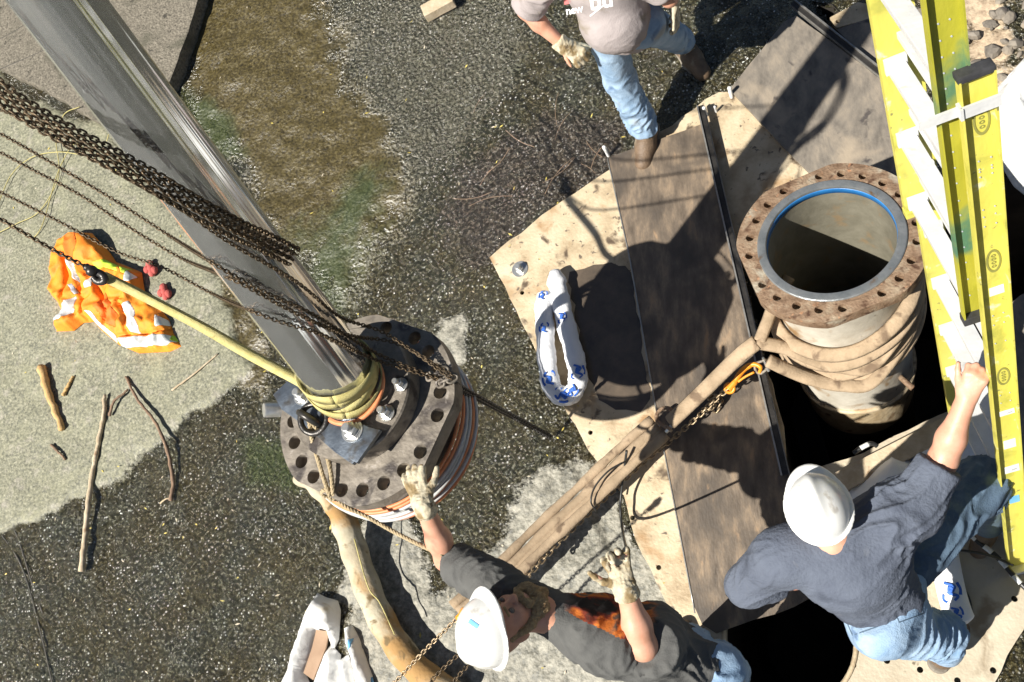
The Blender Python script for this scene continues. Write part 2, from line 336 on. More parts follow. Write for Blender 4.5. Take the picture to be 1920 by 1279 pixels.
# ------------------------------------------------------------------ ground
PIT = [(1398, 540), (1470, 400), (1700, 330), (1990, 330), (1990, 535), (1893, 585), (1835, 780), (1600, 880), (1480, 893)]
SHADE_CUT = [(1522, 2), (1560, 8), (1640, 92), (1725, 190), (1745, 345), (1700, 345), (1660, 165)]  # dark strip of shade beyond the board, shaped as a ground cut
HOLEC = at(1480, 1197); HOLER = float(np.linalg.norm(at(1480, 1197) - at(1600, 1197)))
PITW, SHADE_CUTW = xy(PIT), xy(SHADE_CUT); HOLEW = circ(HOLEC[0], HOLEC[1], HOLER + .06, 40)
def build_ground():
    xs = np.r_[np.linspace(-60, -7.2, 14)[:-1], np.arange(-7.2, 1.9, .022), np.linspace(1.9, 60, 14)[1:]]
    ys = np.r_[np.linspace(-60, -1.3, 14)[:-1], np.arange(-1.3, 6.0, .022), np.linspace(6.0, 60, 14)[1:]]
    X, Y = np.meshgrid(xs, ys); p2 = np.c_[X.ravel(), Y.ravel()]; p3 = np.c_[p2, np.zeros(len(p2))]
    near = (np.abs(p2[:, 0] + 2.6) < 5) & (np.abs(p2[:, 1] - 2.3) < 4)
    jit = (fbm(p3, 3.1) - .5) * .34 + (fbm(p3 + 9, 11) - .5) * .12
    def m(poly, wdt=.09, j=1.0):
        out = np.zeros(len(p2)); d = pdist(p2[near], np.array(xy(poly))); out[near] = ss(-wdt, wdt, d + jit[near] * j); return out
    dry = np.maximum(m([(-60, 60), (60, 190), (200, 240), (330, 390), (390, 470), (430, 620), (470, 690), (400, 760), (290, 830), (150, 940), (40, 985), (-200, 1000), (-300, 400)], .06, .5), 0)
    moss = m([(385, -60), (600, -60), (640, 90), (720, 230), (740, 380), (650, 560), (560, 500), (450, 330), (335, 170)], .3, 1.2) + m([(300, 370), (400, 430), (450, 520), (500, 640), (500, 760), (455, 720), (420, 600), (380, 470)], .08, .5)
    green = m([(560, 420), (700, 330), (690, 470), (620, 620), (560, 560)], .3, 1.2) + m([(440, 820), (560, 800), (570, 900), (460, 920)], .12, .6) + m([(300, 130), (440, 210), (470, 300), (380, 310)], .15, .6)
    grey = m([(600, -80), (960, -80), (960, 120), (860, 300), (740, 360), (660, 200)], .3, 1.3)
    deb = m([(820, 420), (860, 300), (1020, 210), (1160, 230), (1150, 340), (1000, 400), (930, 480), (860, 480)], .2, .9)
    pale = np.clip(m([(1010, 860), (1100, 850), (1150, 900), (1160, 950), (1180, 990), (1290, 1180), (1300, 1279), (1250, 1420), (700, 1420), (690, 1260), (660, 1080), (700, 960), (790, 1000), (820, 1100), (900, 1060), (940, 1000)], .12, .9)
                   + m([(810, 580), (870, 590), (870, 680), (820, 680)], .07, .5), 0, 1)
    mud = m([(1700, -60), (2100, -60), (2100, 150), (1840, 150), (1780, 60)], .25, .9)
    speck = m([(1850, -20), (1990, -20), (1990, 60), (1900, 110), (1840, 60)], .1, .9)
    mud = mud * (1 - speck)
    z = dry * .035 + pale * .02 + (fbm(p3, 1.1) - .5) * .05 * near + (fbm(p3 + 4, 7) - .5) * .035 * near * (1 - .6 * dry)
    z += near * (vn(p3 + 2, 24) - .5) * .016 * (1 - .92 * np.clip(moss + green + dry, 0, 1))
    over = np.maximum(pdist(p2[near], np.array(xy([(930, 500), (1140, 270), (1490, -10), (1700, 100), (2000, 330), (2000, 1400), (1290, 1400), (1000, 700)]))), 0)
    zz = z[near]; zz = np.minimum(zz, .0 + .02 * (over < .01)) * (over > 0) + zz * (over <= 0) - .004; z[near] = zz
    cx = (X[:-1, :-1] + X[1:, 1:]) / 2; cy = (Y[:-1, :-1] + Y[1:, 1:]) / 2; cc = np.c_[cx.ravel(), cy.ravel()]
    keep = np.ones(len(cc), bool); nr = (np.abs(cc[:, 0] + 2.6) < 5) & (np.abs(cc[:, 1] - 2.3) < 4)
    for poly in (PITW, SHADE_CUTW, HOLEW): k = np.ones(len(cc), bool); k[nr] = pdist(cc[nr], np.array(poly)) < .011; keep &= k
    nx = len(xs); idx = (np.arange(len(ys) - 1)[:, None] * nx + np.arange(nx - 1)[None]).ravel()[keep]
    Fc = np.c_[idx, idx + 1, idx + nx + 1, idx + nx]
    me = bpy.data.meshes.new('ground'); me.from_pydata(np.c_[p2, z].tolist(), [], Fc.tolist()); me.update()
    me.polygons.foreach_set('use_smooth', [True] * len(me.polygons))
    for k, a in dict(dry=dry, moss=moss, green=np.clip(green, 0, 1), grey=grey, deb=deb, pale=pale, mud=mud).items():
        q = me.attributes.new(k, 'FLOAT', 'POINT'); q.data.foreach_set('value', a.astype(np.float32))
    g = bpy.data.objects.new('ground', me); C.objects.link(g); g['kind'] = 'structure'; return g
def ground_mat():
    m = bpy.data.materials.new('wet_ground'); m.use_nodes = True; t = m.node_tree; N, L = t.nodes, t.links; b = N['Principled BSDF']
    tc = N.new('ShaderNodeTexCoord')
    def nz(s, d=6, r=.6):
        n = N.new('ShaderNodeTexNoise'); n.inputs['Scale'].default_value = s; n.inputs['Detail'].default_value = d; n.inputs['Roughness'].default_value = r; L.new(tc.outputs['Object'], n.inputs[0]); return n.outputs[0]
    def ramp(f, st):
        r = N.new('ShaderNodeValToRGB'); L.new(f, r.inputs[0])
        while len(r.color_ramp.elements) < len(st): r.color_ramp.elements.new(.5)
        for i, (p, c) in enumerate(st): r.color_ramp.elements[i].position = p; r.color_ramp.elements[i].color = (*c, 1)
        return r.outputs[0]
    def mix(f, a, c2):
        x = N.new('ShaderNodeMix'); x.data_type = 'RGBA'; L.new(f, x.inputs[0]); L.new(a, x.inputs[6]); L.new(c2, x.inputs[7]); return x.outputs[2]
    def mr(f, a, b_, c=0, d=1):
        x = N.new('ShaderNodeMapRange'); L.new(f, x.inputs[0]); x.inputs[1].default_value = a; x.inputs[2].default_value = b_; x.inputs[3].default_value = c; x.inputs[4].default_value = d; return x.outputs[0]
    def mth(op, a, c):
        x = N.new('ShaderNodeMath'); x.operation = op
        for i, q in enumerate((a, c)):
            if isinstance(q, (int, float)): x.inputs[i].default_value = q
            else: L.new(q, x.inputs[i])
        return x.outputs[0]
    f1 = nz(52, 7, .72); f2 = nz(26, 6, .7); big = nz(2.6, 5)
    vo = N.new('ShaderNodeTexVoronoi'); vo.inputs['Scale'].default_value = 46; L.new(tc.outputs['Object'], vo.inputs[0])
    bw = N.new('ShaderNodeRGBToBW'); L.new(vo.outputs['Color'], bw.inputs[0]); stone = bw.outputs[0]
    wet = ramp(f1, [(.38, (.013, .013, .007)), (.5, (.034, .033, .018)), (.60, (.092, .088, .055)), (.70, (.42, .41, .35))])  # palest stop: whitish grit peaks, sun glints put into the colour
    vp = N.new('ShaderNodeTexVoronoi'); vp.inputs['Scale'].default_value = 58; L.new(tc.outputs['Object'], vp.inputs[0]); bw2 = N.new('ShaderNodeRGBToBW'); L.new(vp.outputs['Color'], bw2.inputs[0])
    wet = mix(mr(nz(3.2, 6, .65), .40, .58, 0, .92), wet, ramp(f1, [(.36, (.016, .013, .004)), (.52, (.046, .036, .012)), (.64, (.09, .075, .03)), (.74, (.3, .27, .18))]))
    glint_specks = mth('MULTIPLY', mr(bw2.outputs[0], .62, .76, 0, 1), mr(mth('ADD', vp.outputs['Distance'], mth('MULTIPLY', nz(90, 3), .5)), .62, .50, 0, 1)); glint_specks = mth('MULTIPLY', glint_specks, mr(nz(3.6, 6, .65), .38, .56, .10, 1))  # pale gravel specks; their whiteness paints sun glints into the wet ground
    wet = mix(glint_specks, wet, ramp(nz(30, 3), [(.3, (.18, .175, .15)), (.5, (.48, .47, .44)), (.66, (.80, .80, .79))]))
    drc = ramp(f1, [(.35, (.05, .054, .034)), (.46, (.15, .148, .095)), (.57, (.25, .242, .165)), (.69, (.42, .405, .30))])
    drc = mix(mr(nz(4, 6), .5, .68, 0, .55), drc, ramp(f2, [(.4, (.20, .20, .12)), (.65, (.34, .33, .21))]))
    drc = mix(mr(nz(9, 6), .56, .7, 0, .5), drc, ramp(f1, [(.4, (.26, .23, .2)), (.65, (.46, .42, .36))]))
    mos = ramp(f1, [(.35, (.016, .012, .003)), (.5, (.064, .047, .011)), (.62, (.105, .08, .022)), (.73, (.24, .21, .11))])
    grn = ramp(f1, [(.34, (.016, .024, .006)), (.55, (.05, .06, .016)), (.74, (.15, .16, .08))])
    gry = ramp(f1, [(.34, (.022, .021, .013)), (.5, (.075, .070, .046)), (.68, (.22, .205, .155))])
    gry = mix(mth('MULTIPLY', glint_specks, .8), gry, ramp(f2, [(.3, (.3, .29, .26)), (.7, (.6, .59, .55))]))
    dbr = ramp(f1, [(.36, (.012, .009, .006)), (.52, (.045, .035, .024)), (.68, (.17, .14, .105))])
    dbr = mix(mth('MULTIPLY', glint_specks, .8), dbr, ramp(f2, [(.3, (.25, .22, .2)), (.7, (.5, .48, .46))]))
    pal = ramp(f2, [(.36, (.10, .098, .078)), (.48, (.20, .19, .15)), (.62, (.36, .34, .28))])
    mud = ramp(f2, [(.35, (.28, .2, .13)), (.6, (.52, .41, .28))])
    col = wet; fn = nz(13, 7, .7)
    masks = {}
    for nm, cc, lo, hi in (('grey', gry, .2, .8), ('moss', mos, .25, .75), ('deb', dbr, .3, .7), ('green', grn, .3, .85), ('pale', pal, .35, .65), ('mud', mud, .35, .65), ('dry', drc, .28, .72)):
        a = N.new('ShaderNodeAttribute'); a.attribute_name = nm
        f = mr(mth('ADD', a.outputs['Fac'], mth('MULTIPLY', mth('SUBTRACT', fn, .5), .9)), lo, hi); masks[nm] = f; col = mix(f, col, cc)
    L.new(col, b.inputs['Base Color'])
    dryness = mth('MAXIMUM', masks['dry'], mth('MAXIMUM', mth('MULTIPLY', masks['pale'], .9), mth('MAXIMUM', masks['mud'], mth('MULTIPLY', masks['moss'], .45))))
    L.new(mth('ADD', mth('MULTIPLY', dryness, .62), mr(f2, .4, .62, .06, .26)), b.inputs['Roughness'])
    b.inputs['Specular IOR Level'].default_value = 1.0
    # relief: stones 1-3 cm, and grit
    v2 = N.new('ShaderNodeTexVoronoi'); v2.inputs['Scale'].default_value = 44; v2.feature = 'SMOOTH_F1'; L.new(tc.outputs['Object'], v2.inputs[0])
    hgt = mth('ADD', mth('MULTIPLY', mth('SUBTRACT', 1, v2.outputs['Distance']), .4), mth('MULTIPLY', nz(48, 3, .55), 1.1))
    bp = N.new('ShaderNodeBump'); bp.inputs['Distance'].default_value = .05
    L.new(mr(mth('MAXIMUM', dryness, mth('MULTIPLY', masks['moss'], .92)), 0, 1, .9, .18), bp.inputs['Strength']); L.new(hgt, bp.inputs['Height']); L.new(bp.outputs[0], b.inputs['Normal'])
    return m
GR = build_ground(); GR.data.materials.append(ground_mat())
# pits under the plates, plus the cut standing in for a shadow
def pit_walls(name, poly, zb, grow=.0):
    n = len(poly); V = [(p[0], p[1], .0) for p in poly] + [(p[0], p[1], zb) for p in poly]
    Fc = [(i, i + n, (i + 1) % n + n, (i + 1) % n) for i in range(n)] + [tuple(range(n, 2 * n))]
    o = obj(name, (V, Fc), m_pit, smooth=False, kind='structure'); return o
pit_walls('pit', PITW, -2.9); pit_walls('shade_cut', SHADE_CUTW, -1.0); pit_walls('shaft', HOLEW, -2.4)
# stone slab, upper left
m_slab = mat('weathered_stone', [(.07, .062, .048), (.17, .15, .115), (.27, .24, .19)], 45, .8, 0, .7, 60, spots=[((.10, .092, .066), 4, .5, .7), ((.045, .04, .03), 22, .6, .72)], bdist=.02)
def slab(name, px, z, label, zb=-.05):
    d = resample([np.r_[q, 0] for q in xy(px + [px[0]], z)], .06)[:-1]
    lp = [(q[0] + rng.normal() * .006, q[1] + rng.normal() * .006) for q in d]
    return obj(name, plate([lp], z - zb, (0, 0, zb)), m_slab, smooth=False, kind='structure', bevel=.012)
slab('stone_ledge', [(-900, -500), (410, -500), (374, -10), (352, 60), (322, 142), (290, 210), (262, 272), (225, 252), (140, 203), (60, 158), (-20, 118), (-900, -330)], .10, '')
# cracks of the ledge: thin dark mortar lines laid on it
for pa in ([(-20, 82), (25, 60), (62, 33)], [(-5, 132), (80, 95), (105, 80)]):
    obj('ledge_crack', tube(smooth_path([at(*q, .1) for q in pa], 6), .004, 5, flat=.5), m_pit, kind='structure')
for pa in ([(-10, 985), (40, 1060), (75, 1180), (100, 1290)], [(-10, 930), (30, 1000), (62, 1100), (80, 1150)]):
    obj('ground_crack', tube(smooth_path([at(*q, .008) for q in pa], 6), .006, 5, flat=.6), m_pit, kind='structure')
# ------------------------------------------------------------------ plates and boards
def holes_px(pts, r, z): return [circ(*at(p[0], p[1], z)[:2], r, 14) for p in pts]
def rough_loop(px, z, amp=.003, step=.08):
    d = resample([np.r_[q, 0] for q in xy(px + [px[0]], z)], step)[:-1]; return [(q[0] + rng.normal() * amp, q[1] + rng.normal() * amp) for q in d]
p1 = thing('steel_plate', 'tan rust-stained steel plate under the puddle and white looped sock', 'steel plate', at(1100, 600, 0))
l1 = rough_loop([(918, 482), (950, 452), (985, 432), (1015, 404), (1060, 372), (1130, 326), (1180, 298), (1300, 300), (1395, 540), (1470, 800), (1480, 940), (1440, 1110), (1385, 1118), (1352, 1160), (1322, 1190), (1262, 1152), (1232, 1095), (1186, 1000), (1168, 930), (1130, 880), (1104, 846), (1062, 770), (1010, 668)], .03, .004)
obj('plate_body', plate([l1] + holes_px([(979, 549), (1107, 811), (1186, 971), (1235, 1064)], .013, .03), .022, (0, 0, .008)), m_plate, p1, smooth=False, bevel=.002)
obj('bolt', join(hexbolt(at(975, 505, .03), (0, 0, 1), .026, .03, .65), lathe(at(975, 505, .03), (0, 0, 1), [(.05, 0), (.05, .005), (.02, .005)], 20)), m_zinc, p1, smooth='auto')
pw = rough_loop([(1066, 512), (1110, 498), (1175, 494), (1190, 560), (1205, 650), (1218, 745), (1205, 772), (1150, 770), (1118, 742), (1090, 660), (1076, 580)], .0325, .008, .05)
obj('puddle', plate([pw], .0012, (0, 0, .0305)), m_water, smooth=False, kind='structure')
p2 = thing('steel_plate', 'tan triangular steel plate showing between the dark plywood and the grey plywood', 'steel plate', at(1420, 300, 0))
obj('plate_body', plate([rough_loop([(1215, 262), (1262, 232), (1310, 196), (1352, 166), (1380, 175), (1620, 330), (1600, 470), (1420, 560), (1385, 480), (1310, 330)], .03, .004)], .022, (0, 0, .008)), m_plate, p2, smooth=False, bevel=.002)
bA = thing('plywood_sheet', 'long dark wet plywood sheet under the standing man\'s boot', 'plywood sheet', at(1290, 650, .04))
LA = [(1140, 296), (1328, 229), (1352, 330), (1378, 452), (1412, 600), (1446, 740), (1480, 892), (1500, 1000), (1520, 1128), (1330, 1192), (1303, 1150), (1268, 960), (1226, 745), (1180, 480)]
obj('board', plate([rough_loop(LA, .06, .0015, .1)], .02, (0, 0, .045)), m_ply, bA, smooth=False, bevel=.0015)
obj('edge_strip', ribbon(resample(P((1139, 297, .066), (1180, 480, .066), (1226, 745, .066), (1303, 1150, .066)), .1), .007, .004, (1, 0, 0)), m_edge, bA)
bB = thing('plywood_sheet', 'grey plywood sheet at the top crossed by a broad band of shadow', 'plywood sheet', at(1560, 230, .04))
obj('board', plate([rough_loop([(1368, 168), (1430, 92), (1485, 24), (1580, 95), (1680, 170), (1745, 330), (1760, 400), (1690, 436), (1600, 400), (1560, 360), (1506, 316), (1440, 245)], .06, .0015, .1)], .02, (0, 0, .045)), m_ply2, bB, smooth=False, bevel=.0015)
def angle_beam(name, a, b, wd, h, label, side):
    t = thing(name, label, 'steel angle', (np.array(a) + b) / 2)
    pth = [np.array(a), np.array(b)]; s = nrm(np.cross(nrm(np.array(b) - a), (0, 0, 1))) * side
    obj('flange', ribbon(resample([q + s * wd / 2 + np.array([0, 0, h]) for q in pth], .3), wd, .008, s), m_dark, t, smooth=False)
    obj('web', ribbon(resample([q + np.array([0, 0, h / 2 - .002]) for q in pth], .3), .008, h - .008, s), m_edge, t, smooth=False)
    obj('lip', ribbon(resample([q + s * wd + np.array([0, 0, h + .004]) for q in pth], .3), .008, .022, s), m_edge, t, smooth=False)
angle_beam('steel_angle', at(1322, 206, .055), at(1481, 893, .055), .035, .055, 'long steel angle edging the dark plywood beside the open pit', 1)
angle_beam('steel_angle', at(1483, 14, .055), at(1690, 180, .055), .03, .03, 'steel angle along the far edge of the grey plywood sheet', -1)
def stake(px, py, z0, z1, lab, r=.011, tilt=(0, 0)):
    b = at(px, py, z0); obj('steel_stake', lathe(b, (tilt[0], tilt[1], 1), [(r, 0), (r, z1 - z0), (r * .7, z1 - z0 + .004)], 10, cap1=True), m_letter if False else m_white, label=lab, cat='stake')
stake(1141, 292, 0, .11, 'short pale stake at the upper left corner of the dark plywood'); stake(1326, 222, 0, .12, 'short pale stake at the head of the long steel angle')
stake(1372, 182, .03, .13, 'pale stake at the left corner of the grey plywood'); stake(1343, 210, .03, .09, 'stubby pale stake between the two plywood sheets', .007)
# lower right plate with the round opening
p3 = thing('manhole_plate', 'broad tan steel plate with a ring of bolt holes round the dark shaft', 'steel plate', at(1700, 1150, 0))
hl = circ(HOLEC[0], HOLEC[1], HOLER, 56)
l3 = rough_loop([(1472, 898), (1560, 868), (1600, 858), (1690, 812), (1808, 756), (1836, 800), (1856, 860), (1935, 940), (1990, 1040), (1960, 1110), (1925, 1170), (1890, 1230), (1862, 1290), (1830, 1380), (1300, 1420), (1240, 1230), (1262, 1152), (1326, 1190), (1340, 1090), (1490, 1005)], .03, .003)
obj('plate_body', plate([l3, hl] + holes_px([(1620, 1182), (1663, 1239), (1725, 1256), (1795, 1276), (1862, 1257), (1902, 1123), (1600, 1247), (1570, 1290)], .014, .03), .026, (0, 0, .0125)), m_plate2, p3, smooth=False, bevel=.002)
rim = [np.array([HOLEC[0] + (HOLER + .012) * math.cos(a), HOLEC[1] + (HOLER + .012) * math.sin(a), .043]) for a in np.linspace(0, 2 * math.pi, 60)[:-1]]
obj('rim', tube(rim, .011, 8, True, flat=.6), m_plate, p3)
p4 = thing('steel_plate', 'curved tan plate seen right of the yellow ladder', 'steel plate', at(1930, 660, 0))
obj('plate_body', plate([rough_loop([(1872, 600), (1893, 572), (1925, 545), (2100, 480), (2200, 900), (1960, 930), (1845, 800), (1850, 700)], .03, .003)], .03, (0, 0, .012)), m_ply2, p4, smooth=False, bevel=.002)
tb = thing('timber_board', 'pale sawn timber board along the lower edge of the open pit', 'timber board', at(1690, 835, .04))
a_, b_ = at(1575, 905, .08), at(1830, 775, .08); n_ = nrm(np.cross(nrm(b_ - a_), (0, 0, 1)))
obj('board', join(ribbon(resample([a_, b_], .1), .10, .045, n_)), m_wood, tb, smooth=False, bevel=.004)
tc_ = thing('plate_offcut', 'small tan steel offcut with one hole beyond the grey plywood', 'steel offcut', at(1600, 40, 0))
obj('plate_body', plate([rough_loop([(1556, 32), (1612, 2), (1632, 8), (1650, 30), (1568, 52)], .05, .002), circ(*at(1571, 40, .05)[:2], .012, 12)], .03, (0, 0, .02)), m_plate, tc_, smooth=False, bevel=.002)
bC = thing('plywood_sheet', 'small dark plywood piece partly hidden by the top of the ladder', 'plywood sheet', at(1610, 80, 0))
obj('board', plate([rough_loop([(1568, 56), (1655, 26), (1780, 10), (1760, 120), (1680, 110), (1630, 118)], .045, .0015, .1)], .02, (0, 0, .03)), m_ply2, bC, smooth=False, bevel=.0015)
# ------------------------------------------------------------------ riser pipe in the pit
RZ = .92; RC = at(1557, 449, RZ); RX, RY = RC[0], RC[1]
gA = math.atan2(*(at(1640, 415, RZ) - RC)[[1, 0]])       # direction of a gap between hole groups
def clipped(r, cut, n=96, ga=0, cx=0, cy=0):
    out = []
    for k in range(n):
        a = 2 * math.pi * k / n; da = (a - ga + math.pi / 4) % (math.pi / 2) - math.pi / 4
        rr = min(r, cut / max(.2, math.cos(da))); out.append((cx + rr * math.cos(a), cy + rr * math.sin(a)))
    return out
def hole_set(rb, rh, ga, step=R_(15.6), n=16, skip=()):
    o = []
    for g in range(4):
        for k in range(-2, 3):
            a = ga + math.pi / 4 + g * math.pi / 2 + k * step
            if (g, k) not in skip: o.append(circ(rb * math.cos(a), rb * math.sin(a), rh, n))
    return o
RB = at(1613, 728, -.60); RU = nrm(RC - RB); rU_ = nrm(np.array([1., 0, 0]) - RU * RU[0]); rV_ = np.cross(RU, rU_)
def rpt(r, a, z): return RC + RU * (z - RZ) + r * (math.cos(a) * rU_ + math.sin(a) * rV_)
rp = thing('riser_pipe', 'upright pale pipe with a rusty bolt-hole flange rising out of the pit', 'pipe', (RX, RY, -2))
obj('flange', plate([clipped(.408, .378, ga=gA), circ(0, 0, .30, 96)] + hole_set(.350, .0190, gA), .06, RC - RU * .06, rU_, rV_), m_rust, rp, smooth='auto', bevel=.004)
obj('gasket_face', lathe(RC, RU, [(.313, -.004), (.313, .006), (.309, .010), (.290, .012), (.276, .010), (.273, .004), (.273, -.006)], 96), m_ring, rp, smooth='auto')
obj('blue_liner', lathe(RC, RU, [(.2745, -.004), (.272, -.004), (.271, -.008), (.271, -.036), (.2745, -.038)], 96), m_blue, rp)
obj('liner', lathe(RC, RU, [(.2735, -.036), (.272, -.2), (.272, -1.15)], 96), m_inner, rp)
obj('shaded_lower_liner', lathe(RC, RU, [(.272, -1.15), (.27, -2.8)], 96, cap1=True), m_pit, rp)  # lower bore: shade put into the colour, to stop bounce light
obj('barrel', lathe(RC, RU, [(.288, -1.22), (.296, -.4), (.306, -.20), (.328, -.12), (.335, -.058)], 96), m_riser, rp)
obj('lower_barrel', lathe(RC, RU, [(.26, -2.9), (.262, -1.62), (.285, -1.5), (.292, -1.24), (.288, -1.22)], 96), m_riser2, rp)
obj('weld_band', tube([rpt(.293, a, RZ - 1.22 + .012 * math.sin(3 * a)) for a in np.linspace(0, 2 * math.pi, 80)[:-1]], .014, 8, True), m_plate, rp)
lg = rpt(.29, -.75, -.12)
obj('lug', tube([lg, lg + np.array([.05, -.07, .02])], .016, 10), m_rust, rp)
# slings round the riser
def ringpath(r, z, tilt, ta, a0=0, a1=2 * math.pi, n=60, c=(RX, RY), ph=0, wob=.006):
    return [rpt(r, a, z + tilt * math.cos(a - ta) + wob * math.sin(5 * a + ph)) for a in np.linspace(a0, a1, n)]
sg = thing('round_sling', 'muddy tan round sling choked in several turns round the upright pipe', 'sling', (RX, RY, .3))
for i, (z, tl) in enumerate(((.52, .10), (.44, .12), (.32, .12), (.25, .10))):
    obj('sling_turn', tube(ringpath(.332 + .006 * (i % 2), z, tl, .5, ph=i)[:-1], .034, 8, True, flat=.42, ref=(0, 0, 1)), m_sling, sg)
e1 = at(1418, 642, .50); e2 = at(1440, 676, .40)
def tang(px, py, z): return at(px, py, z)
obj('sling_leg', tube(smooth_path([e1, at(1470, 652, .46), at(1520, 672, .42), at(1575, 688, .40), at(1640, 682, .43), rpt(.335, -.45, .50), rpt(.30, .1, .52)], 8), .034, 8, flat=.45), m_sling, sg)
obj('sling_leg', tube(smooth_path([e2, at(1478, 694, .34), at(1525, 712, .30), at(1580, 722, .29), at(1640, 712, .31), rpt(.335, -.45, .38), rpt(.30, .1, .42)], 8), .034, 8, flat=.45), m_sling, sg)
obj('sling_leg', tube(smooth_path([e1, at(1385, 668, .46), at(1330, 722, .38), at(1285, 765, .31), at(1256, 792, .27)], 8), [.040] * 33, 10, flat=.5), m_sling, sg)
obj('sling_leg', tube(smooth_path([at(1424, 640, .5), at(1440, 600, .50), at(1455, 560, .5), at(1480, 520, .5)], 8), .03, 8, flat=.5), m_sling, sg)
sg2 = thing('round_sling', 'muddy tan round sling running from the shackle on the plywood to behind the bearded man', 'sling', at(1100, 940, .2))
for off, rr in ((-1, .027), (19, .027), (-19, .025), (9, .018)):
    q = [(1236, 800, .24), (1160, 868, .22), (1090, 935, .22), (1010, 1010, .25), (940, 1080, .3), (860, 1150, .36)]
    obj('sling_leg', tube(smooth_path([at(x + off * .7, y + off * .75, z + .006 * off / 15) for x, y, z in q], 8), [rr * (1 + .10 * math.sin(j * .7 + off) + .06 * math.sin(j * 1.9)) for j in range(41)], 12, flat=.8), m_sling, sg2)
ty = smooth_path([at(1166, 868, .28), at(1140, 884, .29), at(1116, 912, .28), at(1108, 940, .27), at(1118, 958, .22)], 8)
obj('tie_cord', tube(ty, .005, 6), m_blk, sg2)
def shackle(name, c, ax, up, s, lab, m1):   # bow shackle: ax = direction bow -> pin
    c = np.array(c, float); ax = nrm(ax); sd = nrm(np.cross(ax, up)); t = thing(name, lab, 'shackle', c)
    pts = [c + ax * s * 1.0 + sd * s * .55] + [c + ax * s * (-.1 - .62 * math.sin(a) + .1) + sd * s * .72 * math.cos(a) for a in np.linspace(0, math.pi, 14)] + [c + ax * s * 1.0 - sd * s * .55]
    obj('bow', tube(smooth_path(pts, 3), s * .17, 10), m1, t)
    obj('pin', tube([c + ax * s - sd * s * .95, c + ax * s + sd * s * .95], s * .17, 10), m_zinc, t)
    for q in (-1, 1): obj('ear', lathe(c + ax * s + sd * s * (.55 * q - .13), sd, [(s * .32, 0), (s * .34, s * .02), (s * .34, s * .24), (s * .32, s * .26)], 16, cap0=True, cap1=True), m1, t)
    return t
shackle('shackle', at(1246, 780, .27), at(1270, 800, .27) - at(1230, 765, .27), (0, 0, 1), .062, 'rusty bow shackle joining the two tan slings on the plywood', m_rust)
shackle('shackle', at(1424, 690, .30), at(1448, 680, .36) - at(1410, 700, .30), (.3, 0, 1), .04, 'grey shackle between the orange hook and the sling on the upright pipe', m_cast)
# chain + orange hook
ch = obj('chain', chain_vf(smooth_path([at(985, 1085, .30), at(1060, 1005, .20), at(1130, 938, .14), at(1200, 872, .13), at(1262, 822, .13), at(1312, 778, .17), at(1345, 745, .22), at(1368, 728, .26)], 10), .028, .0095), m_chain2, label='rusty chain lying beside the tan slings and ending at the orange hook', cat='chain')
cc = chain_vf(smooth_path([at(1318, 770, .10), at(1338, 762, .16), at(1330, 745, .10), at(1352, 748, .12), at(1340, 772, .08)], 8), .034, .010, roll=1)
obj('chain_tail', cc, m_chain2, label='small heap of slack chain links on the dark plywood', cat='chain')
hk = thing('hook', 'orange painted grab hook between the chain and the upright pipe sling', 'hook', at(1395, 705, .28))
obj('hook_body', tube(smooth_path([at(1366, 730, .26), at(1378, 716, .27), at(1386, 703, .28), at(1398, 690, .29), at(1414, 683, .30), at(1426, 689, .30), at(1424, 700, .30)], 8), [.017] * 9 + [.015] * 20 + [.012] * 12 + [.009] * 8, 10, flat=1.2), m_orange, hk)
obj('latch', tube(smooth_path([at(1384, 716, .28), at(1398, 706, .29), at(1414, 698, .30)], 5), .006, 8), m_orange, hk)
obj('eye', tube([at(1368, 728, .26) + .022 * np.array([math.cos(a), math.sin(a) * .9, math.sin(a) * .5]) for a in np.linspace(0, 2 * math.pi, 20)[:-1]], .009, 8, True), m_orange, hk)
# ------------------------------------------------------------------ lifted pipe assembly
AZc = 1.57; AC = at(683, 763, AZc)
AN = nrm([-.06, .08, 1.0])
uA = nrm(np.array([1., 0, 0]) - AN * AN[0]); vA = np.cross(AN, uA)
pb = at(657, 728, AZc + .12); pt = at(-40, -195, 3.75); PD = nrm(pt - pb); PL = np.linalg.norm(pt - pb)
asm = thing('pipe_assembly', 'tilted polished steel pipe standing in a bolted flange assembly hung in the air', 'pipe assembly', AC)
gB = math.atan2(*(at(862, 838, AZc) - AC)[[1, 0]])
FR = .418
obj('flange', plate([clipped(FR, FR * .93, ga=gB)] + hole_set(FR * .845, .030, gB, R_(16)), .075, AC - AN * .075, uA, vA), m_cast, asm, smooth='auto', bevel=.006)
obj('hub', lathe(AC, AN, [(FR * .7, -.08), (FR * .7, -.16), (.30, -.17), (.30, -.26)], 60), m_dark, asm, smooth='auto')
cD = at(674, 746, AZc)
obj('collar_disc', lathe(cD, AN, [(.285, 0), (.285, .08), (.279, .088), (.1, .088)], 64), m_cast, asm, smooth='auto')
def apt(px, py, h):                       # point on the plane h above the flange face
    r = RM @ np.array([px - 960, -(py - 639.5), -F]); o = np.array([0, 0, CH]); q = AC + AN * h; return o + r * (((q - o) @ AN) / (r @ AN))
def loc2(p): d = p - AC; return (d @ uA, d @ vA)
cl = [loc2(apt(*q, .1)) for q in ((516, 742), (558, 702), (600, 742), (655, 790), (694, 808), (716, 806), (664, 872), (632, 850), (575, 800), (532, 770))][::-1]
obj('clamp_plate', plate([cl], .022, AC + AN * .093, uA, vA), m_steel, asm, smooth='auto', bevel=.002)
cl2 = [loc2(apt(*q, .14)) for q in ((596, 806), (640, 778), (690, 800), (712, 806), (668, 868), (630, 846))][::-1]
